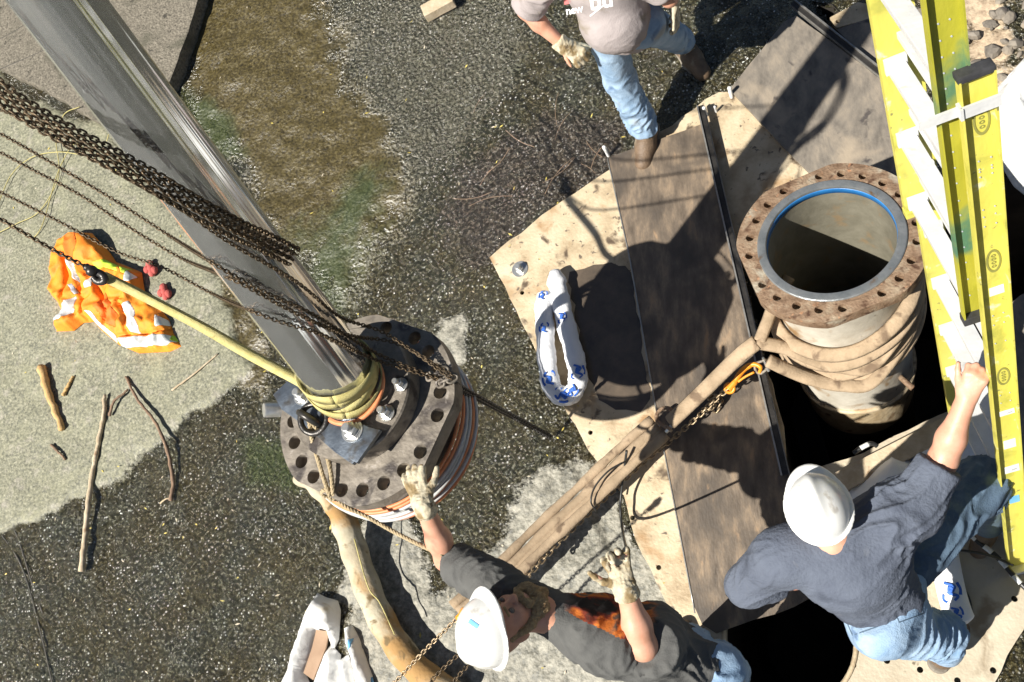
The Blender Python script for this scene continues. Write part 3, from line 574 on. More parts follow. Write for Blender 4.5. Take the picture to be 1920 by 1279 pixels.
obj('clamp_block', plate([cl2], .02, AC + AN * .118, uA, vA), m_steel, asm, smooth='auto', bevel=.003)
for (x, y, h, r) in ((661, 808, .138, .032), (568, 742, .116, .028), (725, 775, .10, .024), (752, 722, .1, .02)):
    b = apt(x, y, h); obj('bolt', join(lathe(b, AN, [(r * 1.5, 0), (r * 1.5, .004), (r * .9, .005)], 20, cap1=True), hexbolt(b + AN * .004, AN, r, .03)), m_zinc, asm, smooth='auto')
obj('seal_ring', tube([apt(657, 728, .14) + .150 * (math.cos(a) * uA + math.sin(a) * vA) for a in np.linspace(0, 2 * math.pi, 60)[:-1]], .010, 8, True), m_orhose, asm)
pr0, pr1 = .140, .098
pv0, pf0 = lathe(pb - PD * .02, PD, [(pr0, -.06), (pr0, 0)] + [(pr0 + (pr1 - pr0) * k / 40, PL * k / 40) for k in range(1, 41)], 180, cap1=True)
pv0 = np.array(pv0); q0 = pv0 - pb; hh = q0 @ PD; rad = q0 - hh[:, None] * PD; rn = np.linalg.norm(rad, axis=1); pu0, pv1 = frame(PD); an0 = np.arctan2(rad @ pv1, rad @ pu0)
rip = .0009 * np.sin(9 * an0 + .3 * np.sin(hh)) + .0006 * np.sin(17 * an0 + 1 + .5 * np.sin(1.3 * hh)) + .0003 * np.sin(41 * an0)
pv0 = pv0 + rad / rn[:, None] * rip[:, None]
obj('polished_pipe', (pv0, pf0), m_chrome, asm)
st = apt(514, 768, -.04); obj('stub', lathe(st, at(494, 769, AZc - .04) - st, [(.034, -.1), (.034, .035), (.030, .045)], 24, cap1=True), m_zinc, asm, smooth='auto')
es = apt(592, 790, .12)
obj('lifting_eye', tube([es + AN * .045 + .045 * (math.cos(a) * AN + math.sin(a) * nrm(uA * .8 - vA * .5)) for a in np.linspace(0, 2 * math.pi, 24)[:-1]], .015, 10, True), m_dark, asm)
obj('lifting_eye', tube([es + uA * .01 + AN * .03 + .06 * (math.cos(a) * nrm(uA + vA * .3) + math.sin(a) * nrm(vA - uA * .3 + AN * .3)) for a in np.linspace(0, 2 * math.pi, 28)[:-1]], .013, 10, True), m_dark, asm)
rw = random.Random(5)
for (x, y, s_) in ((822, 705, .05), (840, 718, .045)):      # tangled chain lugs on the flange
    c_ = apt(x, y, .03); obj('chain_lug', chain_vf([c_ - uA * s_, c_ + AN * .02, c_ + uA * s_ * .7 + vA * s_ * .5], .036, .012), m_cast, asm)
coil = thing('cable_coil', 'coil of orange and grey cable hanging under the lifted flange', 'cable coil', AC - AN * .3)
cc0 = at(712, 792, AZc - .24)
for i in range(11):
    rr = .388 + .009 * (i % 3); zz = -.01 * 1 * i - .0
    obj('cable_turn', tube([cc0 + AN * (zz * 1.6) + rr * (math.cos(a) * uA + math.sin(a) * vA) + np.array([.004 * math.sin(3 * a + i), 0, 0]) for a in np.linspace(0, 2 * math.pi, 72)[:-1]], .0085, 6, True), (m_orhose if i in (0, 1, 7, 10) else m_grhose), coil)
ys = thing('strap', 'yellow webbing strap wrapped round the foot of the polished pipe', 'strap', pb)
pu, pv_ = frame(PD)
for i, (h, tl) in enumerate(((.055, .035), (.09, .03), (.115, .045), (.145, .02), (.075, .05))):
    pth = [pb + PD * (h + tl * math.sin(a + i)) + (pr0 + .008 + .002 * i) * (math.cos(a) * pu + math.sin(a) * pv_) for a in np.linspace(0, 2 * math.pi, 60)[:-1]]
    obj('strap_turn', tube(pth, .022, 8, True, flat=.18, ref=tuple(pu)), m_strap, ys) if False else obj('strap_turn', ribbon(pth + [pth[0]], .042, .004, [PD] * 61), m_strap, ys)
HKP = at(186, 516, 2.15)
tail = smooth_path([HKP, at(260, 553, 2.06), at(380, 616, 1.92), at(470, 668, 1.80), at(560, 716, 1.80), at(592, 738, 1.75)], 10)
obj('strap_tail', ribbon(tail, .036, .006, [nrm(np.array([.3, .9, .35 + .5 * math.sin(k * .12)])) for k in range(len(tail))]), m_strap, ys)
obj('strap_tail', ribbon([q + np.array([.0, .012, -.022]) for q in tail], .030, .006, [nrm(np.array([.3, .9, -.2 - .4 * math.sin(k * .1)])) for k in range(len(tail))]), m_strap, ys)
rt = thing('rope', 'twisted manila rope looped from the lifting eye over the edge of the lifted flange', 'rope', es)
obj('rope_strand', rope_vf(smooth_path([es + AN * .05, at(586, 828, 1.66), at(598, 868, 1.62), at(608, 900, 1.61), at(617, 926, 1.60), at(621, 938, 1.55)], 8), .010), m_rope, rt)
obj('rope_strand', rope_vf(smooth_path([es + AN * .06, at(604, 820, 1.66), at(616, 866, 1.62), at(622, 898, 1.61), at(624, 922, 1.60), at(626, 938, 1.55)], 8), .010), m_rope, rt)
obj('rope_strand', rope_vf(smooth_path([at(616, 924, 1.58), at(650, 950, 1.50), at(690, 970, 1.44), at(740, 998, 1.42), at(800, 1028, 1.42), at(830, 1040, 1.40)], 8), .0095), m_rope, rt)
obj('knot', rope_vf([at(620, 926, 1.56) + .036 * np.array([math.cos(a), .3 * math.sin(a) + .03 * a / 6 - .05, math.sin(a) * 1.0]) for a in np.linspace(0, 6 * math.pi, 70)], .009), m_rope, rt)
# ------------------------------------------------------------------ canvas sleeve
cs = thing('canvas_sleeve', 'stained cream canvas sleeve bent like a pipe beside the lifted flange', 'sleeve', at(680, 1080, 0))
pth = smooth_path([at(560, 893, .30), at(592, 916, .30), at(626, 948, .26), at(650, 992, .20), at(672, 1056, .13), at(700, 1130, .11), at(738, 1200, .11), at(790, 1262, .11), at(860, 1310, .11)], 8)
rr_ = [.046 + .030 * ss(0, 24, i) - .012 * ss(0, 6, 12 - abs(i - 12)) + .004 * math.sin(i * .9) for i in range(len(pth))]
obj('sleeve', tube(pth, rr_, 20), m_canvas, cs)
obj('yellow_cord', tube(smooth_path([at(664, 1010, .28), at(690, 1100, .20), at(712, 1130, .2), at(740, 1190, .2)], 8), .004, 6), m_strap, cs)
# ------------------------------------------------------------------ chains
def drape_over_pipe(pts, gap=.02):
    cam_ = np.array([0, 0, CH]); out = []
    for p in pts:
        r = nrm(p - cam_); t0 = np.linalg.norm(p - cam_)
        n_ = np.cross(r, PD); nn = n_ @ n_; w0 = cam_ - pb; tr = np.dot(np.cross(PD, w0), n_) / nn if nn > 1e-9 else 0
        tr = (np.cross(PD, w0) @ n_) / nn * (1 if True else 1)
        # closest approach of the two lines
        a_ = r @ PD; d0 = r @ w0; e0 = PD @ w0; den = 1 - a_ * a_; tr = (a_ * e0 - d0) / den; tp = (e0 - a_ * d0) / den
        dist = np.linalg.norm(cam_ + r * tr - pb - PD * tp); R0 = pr0 + (pr1 - pr0) * np.clip(tp / PL, 0, 1) + gap
        if dist < R0 and 0 < tp < PL: t0 = min(t0, tr - math.sqrt(R0 ** 2 - dist ** 2) / math.sqrt(den))
        out.append(cam_ + r * t0)
    q = np.array(out)
    for _ in range(6): q[1:-1] = np.minimum(1e9, q[1:-1] * .5 + .25 * (q[:-2] + q[2:]))
    return list(q)
def px_chain(pts, pitch, d, m, label, name='chain', group=None, n=10, roll=.3):
    return obj(name, chain_vf(drape_over_pipe(resample(smooth_path([at(*p) for p in pts], n), .03)), pitch, d, roll), m, label=label, cat='chain', group=group)
hb = [(-60, 125, 3.5), (20, 190, 3.4), (120, 250, 3.3), (250, 318, 3.15), (340, 372, 3.0), (440, 428, 2.8), (500, 455, 2.62), (552, 482, 2.4)]
labs = ['uppermost strand of the heavy hoist chain bundle crossing the polished pipe', 'second strand down in the heavy hoist chain bundle', 'third strand down in the heavy hoist chain bundle', 'lowest strand of the heavy hoist chain bundle']
for i in range(4):
    o_ = (i - 1.5)
    pts = [at(x - 6 * o_, y + 9.5 * o_, z + (.012 if i % 2 else -.008)) for x, y, z in hb]
    obj('hoist_chain', chain_vf(drape_over_pipe(resample(smooth_path(pts, 10), .03), .035), .0165, .0064, roll=.2 + .5 * i), m_chain, label=labs[i], cat='chain', group='strands of the heavy hoist chain')
px_chain([(-60, 112 + 70, 2.6), (40, 222, 2.55), (110, 262, 2.5), (230, 330, 2.4), (330, 385, 2.3), (430, 455, 2.2), (560, 530, 2.05), (640, 600, 1.95), (700, 612, 1.9), (770, 655, 1.8), (848, 712, 1.72)], .0140, .0048, m_chain, 'thin chain just under the heavy bundle, running to the right edge of the flange', 'hand_chain')
px_chain([(-60, 225, 2.5), (0, 250, 2.46), (130, 325, 2.36), (230, 385, 2.26), (330, 450, 2.16), (470, 535, 2.02), (590, 590, 1.9), (690, 655, 1.78), (770, 690, 1.7), (848, 718, 1.6)], .0145, .005, m_chain, 'thin chain meeting the left edge just above the yellow cord loops', 'hand_chain')
px_chain([(-60, 262, 2.4), (0, 285, 2.36), (60, 318, 2.3), (150, 365, 2.22), (240, 425, 2.12), (350, 490, 2.0), (430, 520, 1.92), (560, 590, 1.86), (660, 632, 1.8), (740, 640, 1.76), (850, 705, 1.64)], .0145, .005, m_chain, 'thin chain passing over the bright patch right of the pale ground shadow', 'hand_chain')
px_chain([(-60, 330, 2.3), (0, 360, 2.25), (110, 415, 2.15), (230, 478, 2.02), (300, 498, 1.96), (400, 552, 1.88), (520, 602, 1.85), (600, 625, 1.82), (690, 670, 1.76), (770, 695, 1.7), (850, 722, 1.58)], .0145, .005, m_chain, 'thin chain passing just above the orange jacket', 'hand_chain')
px_chain([(-60, 378, 2.5), (0, 410, 2.42), (60, 446, 2.34), (120, 480, 2.26), (165, 502, 2.19)], .0175, .0068, m_chain, 'heavier chain over the orange jacket ending at the yellow strap', 'load_chain')
obj('chain_hook', join(tube(smooth_path([at(160, 500, 2.2), at(176, 508, 2.18), at(192, 516, 2.16), at(196, 526, 2.15), at(184, 528, 2.15), at(176, 520, 2.16)], 6), .016, 10), sphere(at(172, 508, 2.19), .024, 8)), m_dark, label='black hook joining the chain to the yellow strap above the jacket', cat='hook')
px_chain([(852, 716, 1.6), (880, 734, 1.3), (930, 762, .9), (985, 792, .4), (1035, 818, .05)], .020, .007, m_dark, 'upper dark chain running from the flange down to the ground', 'guy_chain')
px_chain([(848, 724, 1.56), (882, 742, 1.25), (932, 768, .85), (990, 798, .35), (1032, 822, .04)], .020, .007, m_dark, 'lower dark chain running from the flange down to the ground', 'guy_chain')
px_chain([(700, 1320, .9), (745, 1275, .95), (800, 1216, 1.0), (862, 1155, 1.05)], .018, .0065, m_chain2, 'rusty chain with an orange end near the white hard hat', 'rusty_chain')
obj('chain_sleeve', tube(smooth_path([at(858, 1160, 1.05), at(868, 1150, 1.06), at(876, 1139, 1.07)], 4), [.014] * 4 + [.018] * 3 + [.012] * 2, 10), m_orange, label='orange plastic end on the rusty chain beside the white hard hat', cat='chain end')
px_chain([(790, 1300, .8), (818, 1265, .8), (850, 1236, .8), (880, 1210, .8)], .018, .0065, m_chain, 'short dark chain seen just under the bearded man\'s hard hat', 'rusty_chain')
px_chain([(835, 1300, .6), (858, 1268, .6), (885, 1240, .6)], .018, .0065, m_chain, 'dark chain nearest the bottom edge under the white hard hat', 'rusty_chain')
# ------------------------------------------------------------------ draped cloth
def drape(name, parts, outline, h, grid=.012, fold=.02, fs=9, parent=None, z0=0.0, edge=.05, seed=0, bumps=(), curl=0.0, creases=(), jit=.25):
    out = np.array([q[:2] for q in resample([np.r_[q, 0] for q in xy(outline + [outline[0]], z0)], grid)[:-1]])
    polys = [np.array([q[:2] for q in resample([np.r_[q, 0] for q in xy(pl + [pl[0]], z0)], grid)[:-1]]) for _, pl, _ in parts]
    cons = [out] + polys; verts = []; edges = []
    for c_ in cons:
        b = len(verts); verts += [Vector(q) for q in c_]; edges += [(b + i, b + (i + 1) % len(c_)) for i in range(len(c_))]
    lo, hi = out.min(0), out.max(0); gx, gy = np.meshgrid(np.arange(lo[0], hi[0], grid), np.arange(lo[1], hi[1], grid))
    g = np.c_[gx.ravel(), gy.ravel()] + rng.uniform(-jit, jit, (gx.size, 2)) * grid; g = g[pdist(g, out) > grid * .5]
    verts += [Vector(q) for q in g]
    r = geometry.delaunay_2d_cdt(verts, edges, [], 0, 1e-5); V2 = np.array([list(v) for v in r[0]]); Fs = r[2]
    d = np.maximum(pdist(V2, out), 0); p3 = np.c_[V2, np.full(len(V2), seed * 3.3)]
    wp = p3 + (np.c_[vn(p3, 4), vn(p3 + 5, 4), vn(p3 + 8, 4)] - .5) * .25
    rid = 1 - np.abs(2 * fbm(wp, fs, 3) - 1) * 1.8
    z = z0 + .006 + h * ss(0, edge, d) * (.45 + .55 * fbm(p3, 3)) + fold * np.clip(rid, 0, 1) * ss(0, edge * .6, d)
    for (bx, by, br, bh) in bumps: q = at(bx, by, z0); z += bh * np.exp(-((V2[:, 0] - q[0]) ** 2 + (V2[:, 1] - q[1]) ** 2) / br ** 2)
    for pl, wd, dep in creases:
        ln = np.array(xy(pl, z0)); dd = np.full(len(V2), 9.)
        for i in range(len(ln) - 1):
            e = ln[i + 1] - ln[i]; t = np.clip(((V2 - ln[i]) @ e) / (e @ e), 0, 1); dd = np.minimum(dd, np.hypot(*(V2 - ln[i] - t[:, None] * e).T))
        z -= dep * np.exp(-(dd / wd) ** 2)
    z = np.maximum(z, z0 + .004); V = np.c_[V2, z]
    cen = np.array([V2[list(f)].mean(0) for f in Fs]); lab = np.full(len(Fs), -1)
    ok = pdist(cen, out) > 0
    for i in range(len(parts)): lab[pdist(cen, polys[i]) > 0] = i
    res = {}
    for i in range(-1, len(parts)):
        sel = [Fs[k] for k in np.where((lab == i) & ok)[0]]
        if not sel: continue
        used = sorted({q for f in sel for q in f}); mp = {q: k for k, q in enumerate(used)}
        Fc = []
        for f in sel:
            a, b, c_ = V2[f[0]], V2[f[1]], V2[f[2]]; f = list(f)
            if (b[0] - a[0]) * (c_[1] - a[1]) - (c_[0] - a[0]) * (b[1] - a[1]) < 0: f = f[::-1]
            Fc.append(tuple(mp[q] for q in f))
        VV = V[used].copy()
        if i >= 0: VV[:, 2] += .0015
        # close downward so the cloth has thickness
        ec = {}
        for f in Fc:
            for k in range(len(f)):
                e = (f[k], f[(k + 1) % len(f)]); ec[tuple(sorted(e))] = None if tuple(sorted(e)) in ec else e
        n = len(VV); bd = [e for e in ec.values() if e]; bt = VV.copy(); bt[:, 2] = np.maximum(bt[:, 2] - (.004 if i < 0 else .001), z0 + .001)
        Fc2 = Fc + [f[::-1] for f in [tuple(q + n for q in f) for f in Fc]] + [(e[1], e[0], e[0] + n, e[1] + n) for e in bd]
        res[i] = (np.vstack([VV, bt]), Fc2)
    nm, _, m0 = name
    bodym = m0
    o = obj(nm, res[-1], bodym, parent) if -1 in res else None
    return res, o
jk = thing('jacket', 'orange hi-vis jacket with silver and lime tape dropped on the dry ground', 'jacket', at(215, 560, 0))
J0 = [(148, 436), (178, 440), (200, 462), (219, 492), (240, 500), (268, 512), (274, 548), (296, 572), (318, 600), (326, 625), (342, 650), (320, 660), (262, 663), (226, 648), (190, 618), (178, 604), (158, 606), (140, 621), (107, 622), (112, 602), (124, 590), (114, 574), (98, 552), (100, 520), (106, 480), (118, 452)]
jp = [('hood_lining', [(140, 448), (165, 446), (172, 470), (160, 495), (142, 488), (138, 468)], m_vest2),
      ('reflective_tape', [(139, 494), (154, 500), (166, 540), (152, 528)], m_tape), ('reflective_tape', [(140, 572), (158, 562), (150, 590), (132, 604), (112, 612), (118, 600), (130, 592)], m_tape),
      ('lime_border', [(192, 502), (212, 494), (236, 506), (238, 518), (214, 510), (196, 514)], m_lime), ('lime_border', [(240, 508), (254, 508), (256, 524), (246, 520)], m_lime),
      ('reflective_tape', [(255, 516), (266, 524), (262, 538), (252, 536)], m_tape), ('reflective_tape', [(244, 582), (258, 572), (274, 618), (274, 630), (258, 628)], m_tape),
      ('reflective_tape', [(228, 640), (326, 632), (338, 640), (322, 652), (262, 656), (230, 652)], m_tape), ('lime_border', [(326, 630), (334, 632), (340, 642), (328, 642)], m_lime),
      ('reflective_tape', [(174, 540), (190, 524), (192, 546), (176, 548)], m_tape), ('reflective_tape', [(178, 590), (190, 592), (204, 612), (226, 632), (222, 644), (196, 620)], m_tape),
      ('reflective_tape', [(300, 594), (318, 602), (322, 612), (308, 620), (304, 608)], m_tape), ('grey_patch', [(145, 542), (152, 540), (162, 556), (156, 560)], m_gryp), ('lining', [(196, 580), (214, 556), (240, 600), (232, 620), (214, 612)], m_vest2)]
res, _ = drape(('jacket_shell', None, m_vest), jp, J0, .06, .011, .05, 6, jk, .03, .05, 1, bumps=[(175, 470, .12, .07), (230, 560, .16, .04)],
               creases=[([(134, 480), (138, 540), (122, 590)], .014, .05), ([(196, 540), (216, 590), (208, 620)], .014, .04), ([(240, 570), (250, 630)], .012, .03), ([(228, 634), (300, 628), (326, 618)], .01, .04), ([(150, 500), (160, 530), (170, 600)], .014, .04)])
for i, (nm, _, mm) in enumerate(jp):
    if i in res: obj(nm, res[i], mm, jk)
for k, (x, y) in enumerate(((282, 502), (308, 546))):
    g_ = join(*[sphere(at(x + dx, y + dy, .05), .026, 8, (1, 1.2, .9)) for dx, dy in ((0, 0), (7, 5), (-6, 3), (3, 9), (-2, -7))])
    obj('red_glove', g_, m_pink, label=['red knitted glove cuff above the jacket, nearer the chains', 'red knitted glove cuff at the right edge of the jacket'][k], cat='glove')
# tarps, sacks and sheeting
def cloth_thing(name, label, cat, outline, m, parts=(), **kw):
    t = thing(name, label, cat, at(*np.mean(outline, axis=0), kw.get('z0', 0)))
    res, o = drape((kw.pop('body', 'sheet'), None, m), list(parts), outline, parent=t, **kw)
    for i, (nm, _, mm) in enumerate(parts):
        if i in res: obj(nm, res[i], mm, t)
    return t
cloth_thing('tarpaulin', 'crumpled white tarpaulin behind the right rail of the ladder', 'tarpaulin', [(1845, 225), (1870, 165), (1920, 110), (2050, 60), (2150, 200), (2100, 360), (1950, 390), (1900, 350), (1870, 300)], m_tarp, h=.13, grid=.018, fold=.14, fs=6, z0=.02, edge=.12, seed=3)
cloth_thing('white_sack', 'white sack lying by the blue-shirted man\'s shoulder', 'sack', [(1590, 925), (1640, 872), (1668, 850), (1700, 862), (1760, 880), (1775, 930), (1735, 985), (1650, 1000), (1595, 975)], m_tarp, h=.13, grid=.02, fold=.05, fs=5, z0=.06, edge=.09, seed=5, body='cloth',
            parts=[('red_mark', [(1655, 940), (1672, 936), (1690, 930), (1690, 934), (1672, 942)], m_red)])
cloth_thing('absorbent_pad', 'white absorbent pad with a blue mark beside the raised bare arm', 'pad', [(1700, 850), (1735, 832), (1812, 800), (1845, 850), (1835, 890), (1760, 895), (1722, 888)], m_boom, h=.03, grid=.02, fold=.02, fs=6, z0=.06, edge=.05, seed=8, body='cloth',
            parts=[('blue_mark', [(1708, 862), (1722, 856), (1724, 868), (1710, 870)], m_print)])
cloth_thing('white_sheeting', 'folded white sheeting forming a hood over cardboard at the bottom edge', 'sheeting', [(596, 1112), (612, 1120), (634, 1126), (640, 1145), (636, 1200), (624, 1225), (616, 1185), (596, 1182), (588, 1225), (574, 1262), (590, 1300), (520, 1330), (538, 1262), (560, 1200), (580, 1145)], m_tarp, h=.09, grid=.018, fold=.035, fs=6, z0=.02, edge=.05, seed=9)
cloth_thing('white_sheeting', 'white sheeting flap just right of the brown cardboard', 'sheeting', [(610, 1222), (622, 1208), (640, 1228), (634, 1330), (575, 1330), (592, 1270)], m_tarp, h=.05, grid=.018, fold=.03, fs=6, z0=.02, edge=.05, seed=10)
cloth_thing('white_sheeting', 'strip of white sheeting with blue tape next to the canvas sleeve', 'sheeting', [(646, 1178), (662, 1172), (676, 1200), (700, 1270), (715, 1330), (676, 1330), (662, 1240), (650, 1210)], m_tarp, h=.07, grid=.018, fold=.03, fs=6, z0=.02, edge=.04, seed=11,
            parts=[('blue_tape', [(664, 1200), (670, 1196), (668, 1216), (662, 1222)], m_sky), ('blue_tape', [(698, 1270), (706, 1266), (712, 1290), (700, 1290)], m_sky)])
cloth_thing('white_sheeting', 'narrow white sheeting panel between the cardboard and the taped strip', 'sheeting', [(636, 1240), (654, 1226), (664, 1260), (678, 1330), (640, 1330)], m_tarp, h=.05, grid=.018, fold=.02, fs=6, z0=.02, edge=.04, seed=12)
obj('cardboard', plate([xy([(594, 1181), (617, 1184), (612, 1215), (596, 1255), (588, 1275), (570, 1262), (586, 1215)][::-1], .05)], .012, (0, 0, .045)), m_card, label='brown cardboard piece under the white sheeting hood', cat='cardboard', smooth=False)
# ------------------------------------------------------------------ absorbent socks
def conform_prints(parent, target, specs, rad):
    pass
def sock_prints(path, rr, specs, parent):          # printed marks wrapped on the tube: (path index, angle, size, shape)
    for (i, an, s_) in specs:
        p = path[i]; t = nrm(path[min(i + 1, len(path) - 1)] - path[max(0, i - 1)]); sd = nrm(np.cross(t, (0, 0, 1)))
        n_ = math.sin(an) * np.array([0, 0, 1]) + math.cos(an) * sd; V = []; Fc = []
        q2 = np.cross(n_, t)
        strokes = [[(-.9, -.5), (-.4, .4), (.1, -.3), (.5, .5), (.9, .1)], [(-.8, .7), (-.2, .9), (.4, .8)], [(.2, -.8), (.7, -.9), (1, -.6)], [(-.5, -.1), (-.1, .2), (.0, -.2), (-.5, -.1)]]
        vs = []
        for st_ in strokes:
            pp = []
            for (a, b) in smooth_path([(x, y, 0) for x, y in st_], 5) and [(q[0], q[1]) for q in smooth_path([(x, y, 0) for x, y in st_], 5)]:
                an2 = an + b * s_ / rr; nn = math.sin(an2) * np.array([0, 0, 1]) + math.cos(an2) * sd
                pp.append(p + t * a * s_ + nn * (rr + .0015))
            vs.append(tube(pp, s_ * .15, 6, flat=.2, ref=tuple(n_)))
        obj('printed_mark', join(*vs), m_print, parent)
s1 = thing('absorbent_sock', 'white absorbent sock with blue print folded into a loop on the tan plate', 'absorbent sock', at(1060, 640, .03))
sp = smooth_path([at(1040, 508, .10), at(1050, 560, .095), at(1064, 620, .095), at(1080, 680, .095), at(1082, 722, .095), at(1062, 744, .095), at(1036, 728, .095), at(1026, 680, .095), at(1022, 620, .095), at(1020, 575, .095), at(1026, 548, .095)], 9)
rs = [.060 * (1 - .55 * ss(0, 5, 4 - i)) if i < 5 else .054 + .003 * math.sin(i * .8) + .002 * math.sin(i * 2.3) for i in range(len(sp))]
for k in range(1, 6): rs[-k] = rs[-k] * (.55 + .45 * min(1, k / 4))
obj('sock_tube', tube(sp, rs, 24, flat=.85), m_boom, s1)
sock_prints(sp, .050, [(15, 1.5, .03), (31, 1.9, .042), (40, 1.7, .036), (46, 1.6, .045), (57, 1.4, .042), (72, 1.4, .03), (86, 1.6, .026)], s1)
s2 = thing('absorbent_sock', 'white absorbent sock with a blue print by the blue-shirted man\'s jeans', 'absorbent sock', at(1790, 1110, .03))
sp2 = smooth_path([at(1765, 1000, .09), at(1772, 1050, .085), at(1784, 1110, .085), at(1796, 1150, .085), at(1806, 1172, .08)], 9)
obj('sock_tube', tube(sp2, [.05] + [.062] * (len(sp2) - 5) + [.058, .05, .035, .02], 24, flat=.85), m_boom, s2)
sock_prints(sp2, .056, [(18, 1.5, .045), (27, 1.4, .03)], s2)
# ------------------------------------------------------------------ sticks, cords, debris
def stick(pts, r, m, label, name='stick', cat='stick', n=8):
    pa = smooth_path([at(*p) for p in pts], 8); k = len(pa); rr = [r * (1 - .35 * i / k) * (1 + .12 * math.sin(i * 1.7)) for i in range(k)]
    return obj(name, tube([q + rng.normal(0, r * .12, 3) for q in pa], rr, n), m, label=label, cat=cat)
stick([(152, 1072, .03), (160, 1000, .03), (168, 925, .035), (180, 850, .04), (194, 780, .05), (196, 742, .05)], .019, m_wood, 'longest pale straight stick lying across the dry and wet ground')
stick([(78, 688, .05), (92, 740, .05), (116, 806, .05)], .03, m_wood2, 'thick split piece of wood near the left edge', 'wood_piece', 'wood')
stick([(118, 742, .04), (128, 722, .045), (138, 706, .04)], .013, m_wood2, 'short splinter right beside the thick split wood', 'wood_piece', 'wood')
stick([(96, 834, .04), (110, 848, .045), (122, 862, .04)], .010, m_twig, 'little dark twig below the split wood', 'twig', 'twig')
stick([(320, 940, .02), (324, 900, .03), (312, 840, .06), (290, 790, .07), (258, 750, .07), (236, 706, .04)], .013, m_twig, 'dark curved branch to the right of the long pale stick', 'branch', 'branch')
stick([(300, 944, .02), (310, 936, .03), (322, 934, .02)], .006, m_wood, 'tiny pale twig at the foot of the curved branch', 'twig', 'twig')
stick([(205, 780, .05), (214, 752, .07), (232, 738, .06), (240, 730, .05)], .010, m_twig, 'thin forked twig crossing the top of the long pale stick', 'twig', 'twig')
stick([(322, 732, .04), (360, 704, .045), (408, 664, .04)], .007, m_wood, 'thin straight pale twig below the jacket', 'twig', 'twig')
obj('timber_block', box(at(822, 12, .05), nrm(at(860, -8, .05) - at(800, 25, .05)) * .11, nrm(np.cross((0, 0, 1), at(860, -8, .05) - at(800, 25, .05))) * .05, (0, 0, .035)), m_wood, label='pale timber block cut off by the top edge', cat='timber', smooth=False, bevel=.005)
nt_ = random.Random(3)
tws = []
for k in range(13):                           # wind-blown twig litter
    x = nt_.uniform(880, 1120); y = nt_.uniform(190, 400)
    if y > 690 - .32 * x: y -= 60
    a = nt_.uniform(0, 6.28); L_ = nt_.uniform(12, 45); q = smooth_path([at(x + L_ * t * math.cos(a + t * .15), y + L_ * t * math.sin(a + t * .15), .035 + .012 * math.sin(t * 3)) for t in (-1, -.3, .4, 1)], 4)
    tws.append(tube(q, nt_.uniform(.0012, .0026), 5))
obj('twig_litter', join(*tws), m_twig, kind='stuff')
lv = []
for k in range(230):
    x = nt_.uniform(-20, 1300); y = nt_.uniform(0, 1279); c_ = at(x, y, .03); a = nt_.uniform(0, 3.14); u_ = np.array([math.cos(a), math.sin(a), nt_.uniform(-.3, .3)]) * nt_.uniform(.008, .018); v_ = np.array([-math.sin(a), math.cos(a), nt_.uniform(-.3, .3)]) * nt_.uniform(.003, .006)
    lv.append(([c_ - u_, c_ + v_, c_ + u_, c_ - v_, c_ - [0, 0, .003]], [(0, 3, 2, 1), (0, 1, 4), (1, 2, 4), (2, 3, 4), (3, 0, 4)]))
rb = []
for k in range(26):
    x = nt_.uniform(1800, 1960); y = nt_.uniform(-10, 170); c_ = at(x, y, .02); V_, F_ = sphere((0, 0, 0), 1, 4)
    V_ = np.array(V_) * np.array([nt_.uniform(.7, 1.3), nt_.uniform(.6, 1.1), nt_.uniform(.4, .8)]) * nt_.uniform(.012, .045) * (.8 + .4 * vn(np.array(V_) * 1.7 + k * 7, 1.0))[:, None]; a = nt_.uniform(0, 6.28)
    V_ = V_ @ np.array([[math.cos(a), math.sin(a), 0], [-math.sin(a), math.cos(a), 0], [0, 0, 1]]); rb.append((V_ + c_, F_))
obj('rubble', join(*rb), m_ply2, smooth=False, kind='stuff')
obj('fallen_leaves', join(*lv[:120]), m_leaf, smooth=False, kind='stuff'); obj('wood_chips', join(*lv[120:]), m_plate2, smooth=False, kind='stuff')
def cord(pts, r, m, label, name='cord', n=10): return obj(name, tube(smooth_path([at(*p) for p in pts], n), r, 6), m, label=label, cat='cord')
cord([(-10, 440, .05), (30, 420, .05), (75, 395, .05), (110, 330, .06), (105, 260, .06), (120, 215, .12), (150, 200, .12)], .0035, m_strap, 'longest loop of thin yellow cord on the pale ground at the left edge', 'yellow_cord')
cord([(-10, 400, .05), (20, 330, .05), (60, 295, .05), (110, 285, .06), (160, 290, .06), (140, 270, .06), (110, 320, .06), (80, 420, .06), (60, 450, .05)], .0035, m_strap, 'thin yellow cord crossing itself under the hanging chains', 'yellow_cord')
cord([(200, 265, .06), (210, 240, .08), (235, 240, .1), (260, 262, .08), (240, 275, .06)], .0035, m_strap, 'small curl of yellow cord beside the polished pipe', 'yellow_cord')
cord([(1175, 845, .3), (1168, 900, .18), (1163, 950, .12), (1168, 1000, .2), (1175, 1035, .9), (1168, 1060, 1.3)], .007, m_blk, 'thin black hose rising from the plate to the bearded man\'s raised glove', 'black_hose')
cord([(1740, 1018, .3), (1790, 1030, .25), (1850, 1040, .2), (1900, 1060, .15)], .006, m_blk, 'black cord passing behind the blue-shirted man\'s legs')
cord([(1700, 960, .05), (1762, 1048, .05), (1810, 1110, .05), (1822, 1150, .05)], .008, m_blk, 'black cord lying along the edge of the second white sock')
